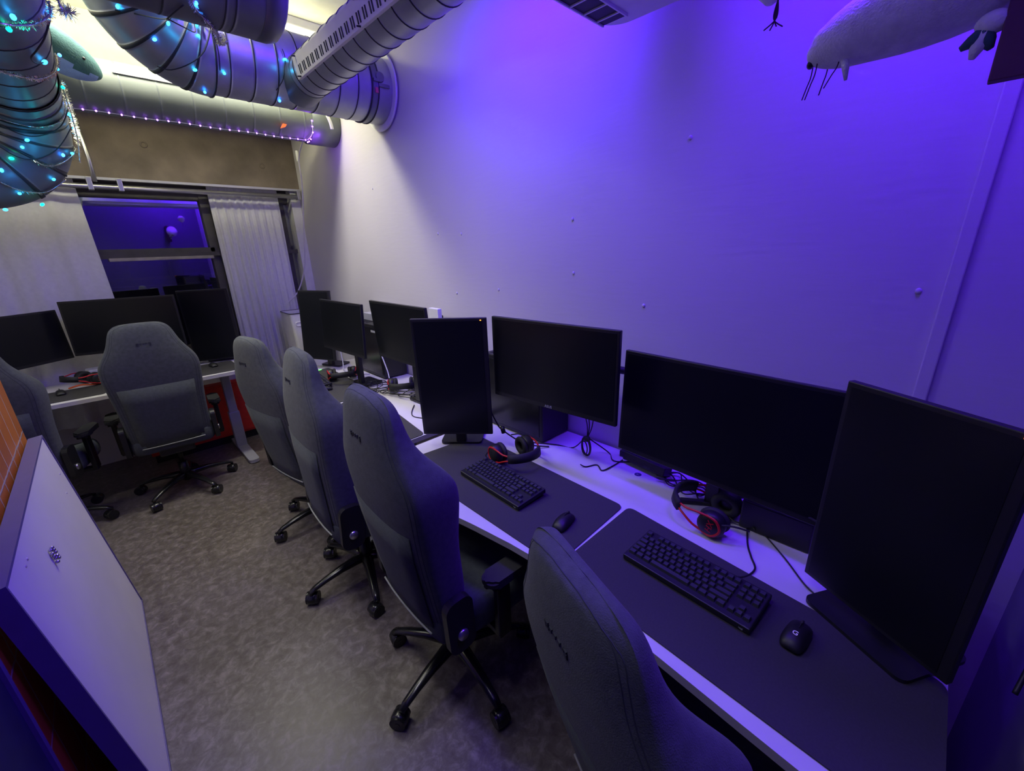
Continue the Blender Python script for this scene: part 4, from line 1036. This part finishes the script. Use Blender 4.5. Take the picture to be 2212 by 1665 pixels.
    # star base
    for k in range(5):
        a = 2 * PI * k / 5; c_, s_ = math.cos(a), math.sin(a)
        bm = bmesh.new(); rows = []
        for r_, z_, w_, h_ in ((.0, .128, .030, .05), (.06, .130, .028, .046), (.14, .122, .023, .036), (.22, .106, .019, .028), (.275, .090, .017, .022), (.30, .076, .014, .018)):
            row = []
            for q in range(10):
                b_ = 2 * PI * q / 10; row.append(bm.verts.new((r_ * c_ - s_ * w_ * math.cos(b_), r_ * s_ + c_ * w_ * math.cos(b_), z_ - h_ * .3 + h_ * .5 * math.sin(b_))))
            rows.append(row)
        for j in range(len(rows) - 1):
            for i in range(10): bm.faces.new((rows[j][i], rows[j][(i + 1) % 10], rows[j + 1][(i + 1) % 10], rows[j + 1][i]))
        bm.faces.new(rows[0]); bm.faces.new(rows[-1][::-1]); bmesh.ops.recalc_face_normals(bm, faces=bm.faces[:])
        mesh_obj('base_leg', bm, 'blackgloss', t, True)
        bm = bmesh.new(); cx, cy = .295 * c_, .295 * s_
        ang = a + .9 + k * 1.1; d = Vector((math.cos(ang), math.sin(ang), 0)); e_ = Vector((-d.y, d.x, 0)); ctr = Vector((cx, cy, .031)) - d * .012
        cyl(bm, ctr + e_ * .008, ctr + e_ * .027, .030, n=22); cyl(bm, ctr - e_ * .008, ctr - e_ * .027, .030, n=22)
        cyl(bm, ctr - e_ * .028, ctr + e_ * .028, .010, n=10); cyl(bm, (cx, cy, .04), (cx, cy, .075), .009, n=10)
        hood = tube(bm, [ctr - e_ * .026, ctr - e_ * .010, ctr + e_ * .010, ctr + e_ * .026], [.0285, .0325, .0325, .0285], 16)
        mesh_obj('caster', bm, 'blackgloss', t, False)
    return t
ch0 = chair()
CH = [((.722, .212), -110.5, (8.5, -.06), 'charcoal gaming chair nearest the viewer, cut by the bottom edge'),
      ((.708, 1.115), -92.7, (2.1, .02), 'charcoal gaming chair pushed to the near desk, whole base in view'),
      ((.685, 1.865), -93, (-3.8, .01), 'charcoal gaming chair at the second desk, near half, between two other chairs'),
      ((.722, 2.51), -80, (3, 0), 'charcoal gaming chair at the far half of the second desk, next to the white curtain'),
      ((.150, 3.68), -4, (-1.5, .01), 'charcoal gaming chair facing the window desk, its whole back toward the viewer'),
      ((-.55, 3.70), -18, (0, 0), 'charcoal gaming chair at far left, partly hidden by the brick wall')]
STAR = {0: 45, 1: 119, 2: 180, 3: 185, 4: 7, 5: -22}
for i, ((x, y), rz, (rec, dz_), lab) in enumerate(CH):
    o = ch0 if i == 0 else copy_tree(ch0)
    o.location = (x, y, 0); o.rotation_euler = (0, 0, rd(rz)); o['label'] = lab; o['group'] = 'charcoal fabric gaming chairs'
    # swivel the star base by itself
    rot = Matrix.Rotation(rd(STAR[i] - rz), 4, 'Z')
    tilt = Matrix.Translation((0, -.12, .44 + dz_)) @ Matrix.Rotation(rd(rec), 4, 'X') @ Matrix.Translation((0, .12, -.44))
    for c in o.children:
        if c.name.startswith(('backrest', 'rear_panel', 'hinge_cover')): c.matrix_local = tilt
        if c.name.startswith(('seat', 'armrest', 'tilt_mechanism')): c.matrix_local = Matrix.Translation((0, 0, dz_))
        if c.name.startswith(('base_leg', 'caster')): c.matrix_local = rot

# small marks on the right wall
bm = bmesh.new(); ball(bm, (0, 0, 0), .007, .5, 1, 1.2, 8, 6)
first = None
for (y, z) in ((2.02, 1.72), (1.22, 1.75), (1.21, 1.52), (2.1, 1.38), (1.72, 1.42), (.85, 1.40), (2.25, 1.73), (3.0, 2.06), (.05, 1.50), (.72, 1.98)):
    if first is None: first = mesh_obj('wall_plug', bm, 'wall', None, True); o = first
    else: o = first.copy(); COL.objects.link(o)
    o.location = (WX - .001, y, z); tag(o, 'small filled screw hole on the right wall', 'wall plug', 'filled screw holes on the right wall')

# ------------------------------------------------------------------ lights
def area(name, loc, rot, sx, sy, power, color, spread=PI):
    l = bpy.data.lights.new(name, 'AREA'); l.shape = 'RECTANGLE'; l.size = sx; l.size_y = sy; l.energy = power; l.color = color; l.spread = spread
    o = bpy.data.objects.new(name, l); COL.objects.link(o); o.location = loc; o.rotation_euler = rot; return o
def point(name, loc, power, color, r=.02):
    l = bpy.data.lights.new(name, 'POINT'); l.energy = power; l.color = color; l.shadow_soft_size = r
    o = bpy.data.objects.new(name, l); COL.objects.link(o); o.location = loc; return o
# violet strip above the air conditioner, by the right wall
vs = thing('led_bar', 'violet led light bar near the ceiling along the right wall', 'light bar', (1.30, .55, 2.93))
bm = bmesh.new(); box(bm, -.02, .02, -.6, .8, -.0, .02); mesh_obj('profile', bm, 'white', vs)
bm = bmesh.new(); box(bm, -.012, .012, -.58, .78, -.008, .0); mesh_obj('emitter', bm, 'ledstrip', vs)
area('violet_light', (1.20, 1.38, 2.90), (0, rd(22), 0), .25, .55, 36, (.085, .006, 1.0))
area('violet_light_near', (1.24, .15, 2.88), (0, rd(28), 0), .2, .7, 36, (.105, .008, 1.0))
area('fluorescent_far', (.45, 3.20, 2.90), (0, 0, 0), 1.5, .2, 16, (.97, .95, .98), rd(140))
area('warm_fill_mid', (.45, 2.36, 2.97), (0, 0, 0), .5, .12, 4.5, (1, .96, .66), rd(110))  # warm fill added for a floor highlight, no fitting modelled
area('fluorescent_up', (.5, 3.3, 2.80), (PI, 0, 0), 1.8, .5, 15, (1, .95, .42))
area('fluorescent_left', (-1.1, 3.20, 2.90), (0, 0, 0), 1.1, .2, 10, (.93, .95, 1.0))
area('ceiling_fill_near', (.05, 1.0, 2.95), (0, 0, 0), .3, 1.2, 8, (.95, .93, 1.0), rd(95))
area('side_fill', (.30, 1.85, 2.36), (0, rd(-38), 0), .12, .6, 2.6, (1.0, .95, .93), rd(120))
for p, c, e in (((-.02, 2.95, 2.10), (.02, .45, 1), .45), ((.04, 2.96, 2.16), (.0, .7, .8), .25), ((-.12, 2.97, 1.98), (.02, .35, 1), .4), ((.06, 1.86, 2.19), (.02, .4, 1), .3), ((.52, 2.46, 2.50), (.02, .5, 1), .35), ((.93, 2.50, 2.50), (.02, .5, 1), .15)):
    point('cyan_glow', p, e * .36, c, .01)
point('violet_glow', (1.36, 3.38, 2.36), .8, (.3, .06, 1), .02)

w = bpy.data.worlds.new('world'); bpy.context.scene.world = w; w.use_nodes = True
w.node_tree.nodes['Background'].inputs['Color'].default_value = (.05, .04, .12, 1); w.node_tree.nodes['Background'].inputs['Strength'].default_value = .2
sc = bpy.context.scene
sc.view_settings.view_transform = 'Standard'; sc.view_settings.look = 'None'; sc.view_settings.exposure = 0; sc.view_settings.gamma = 1
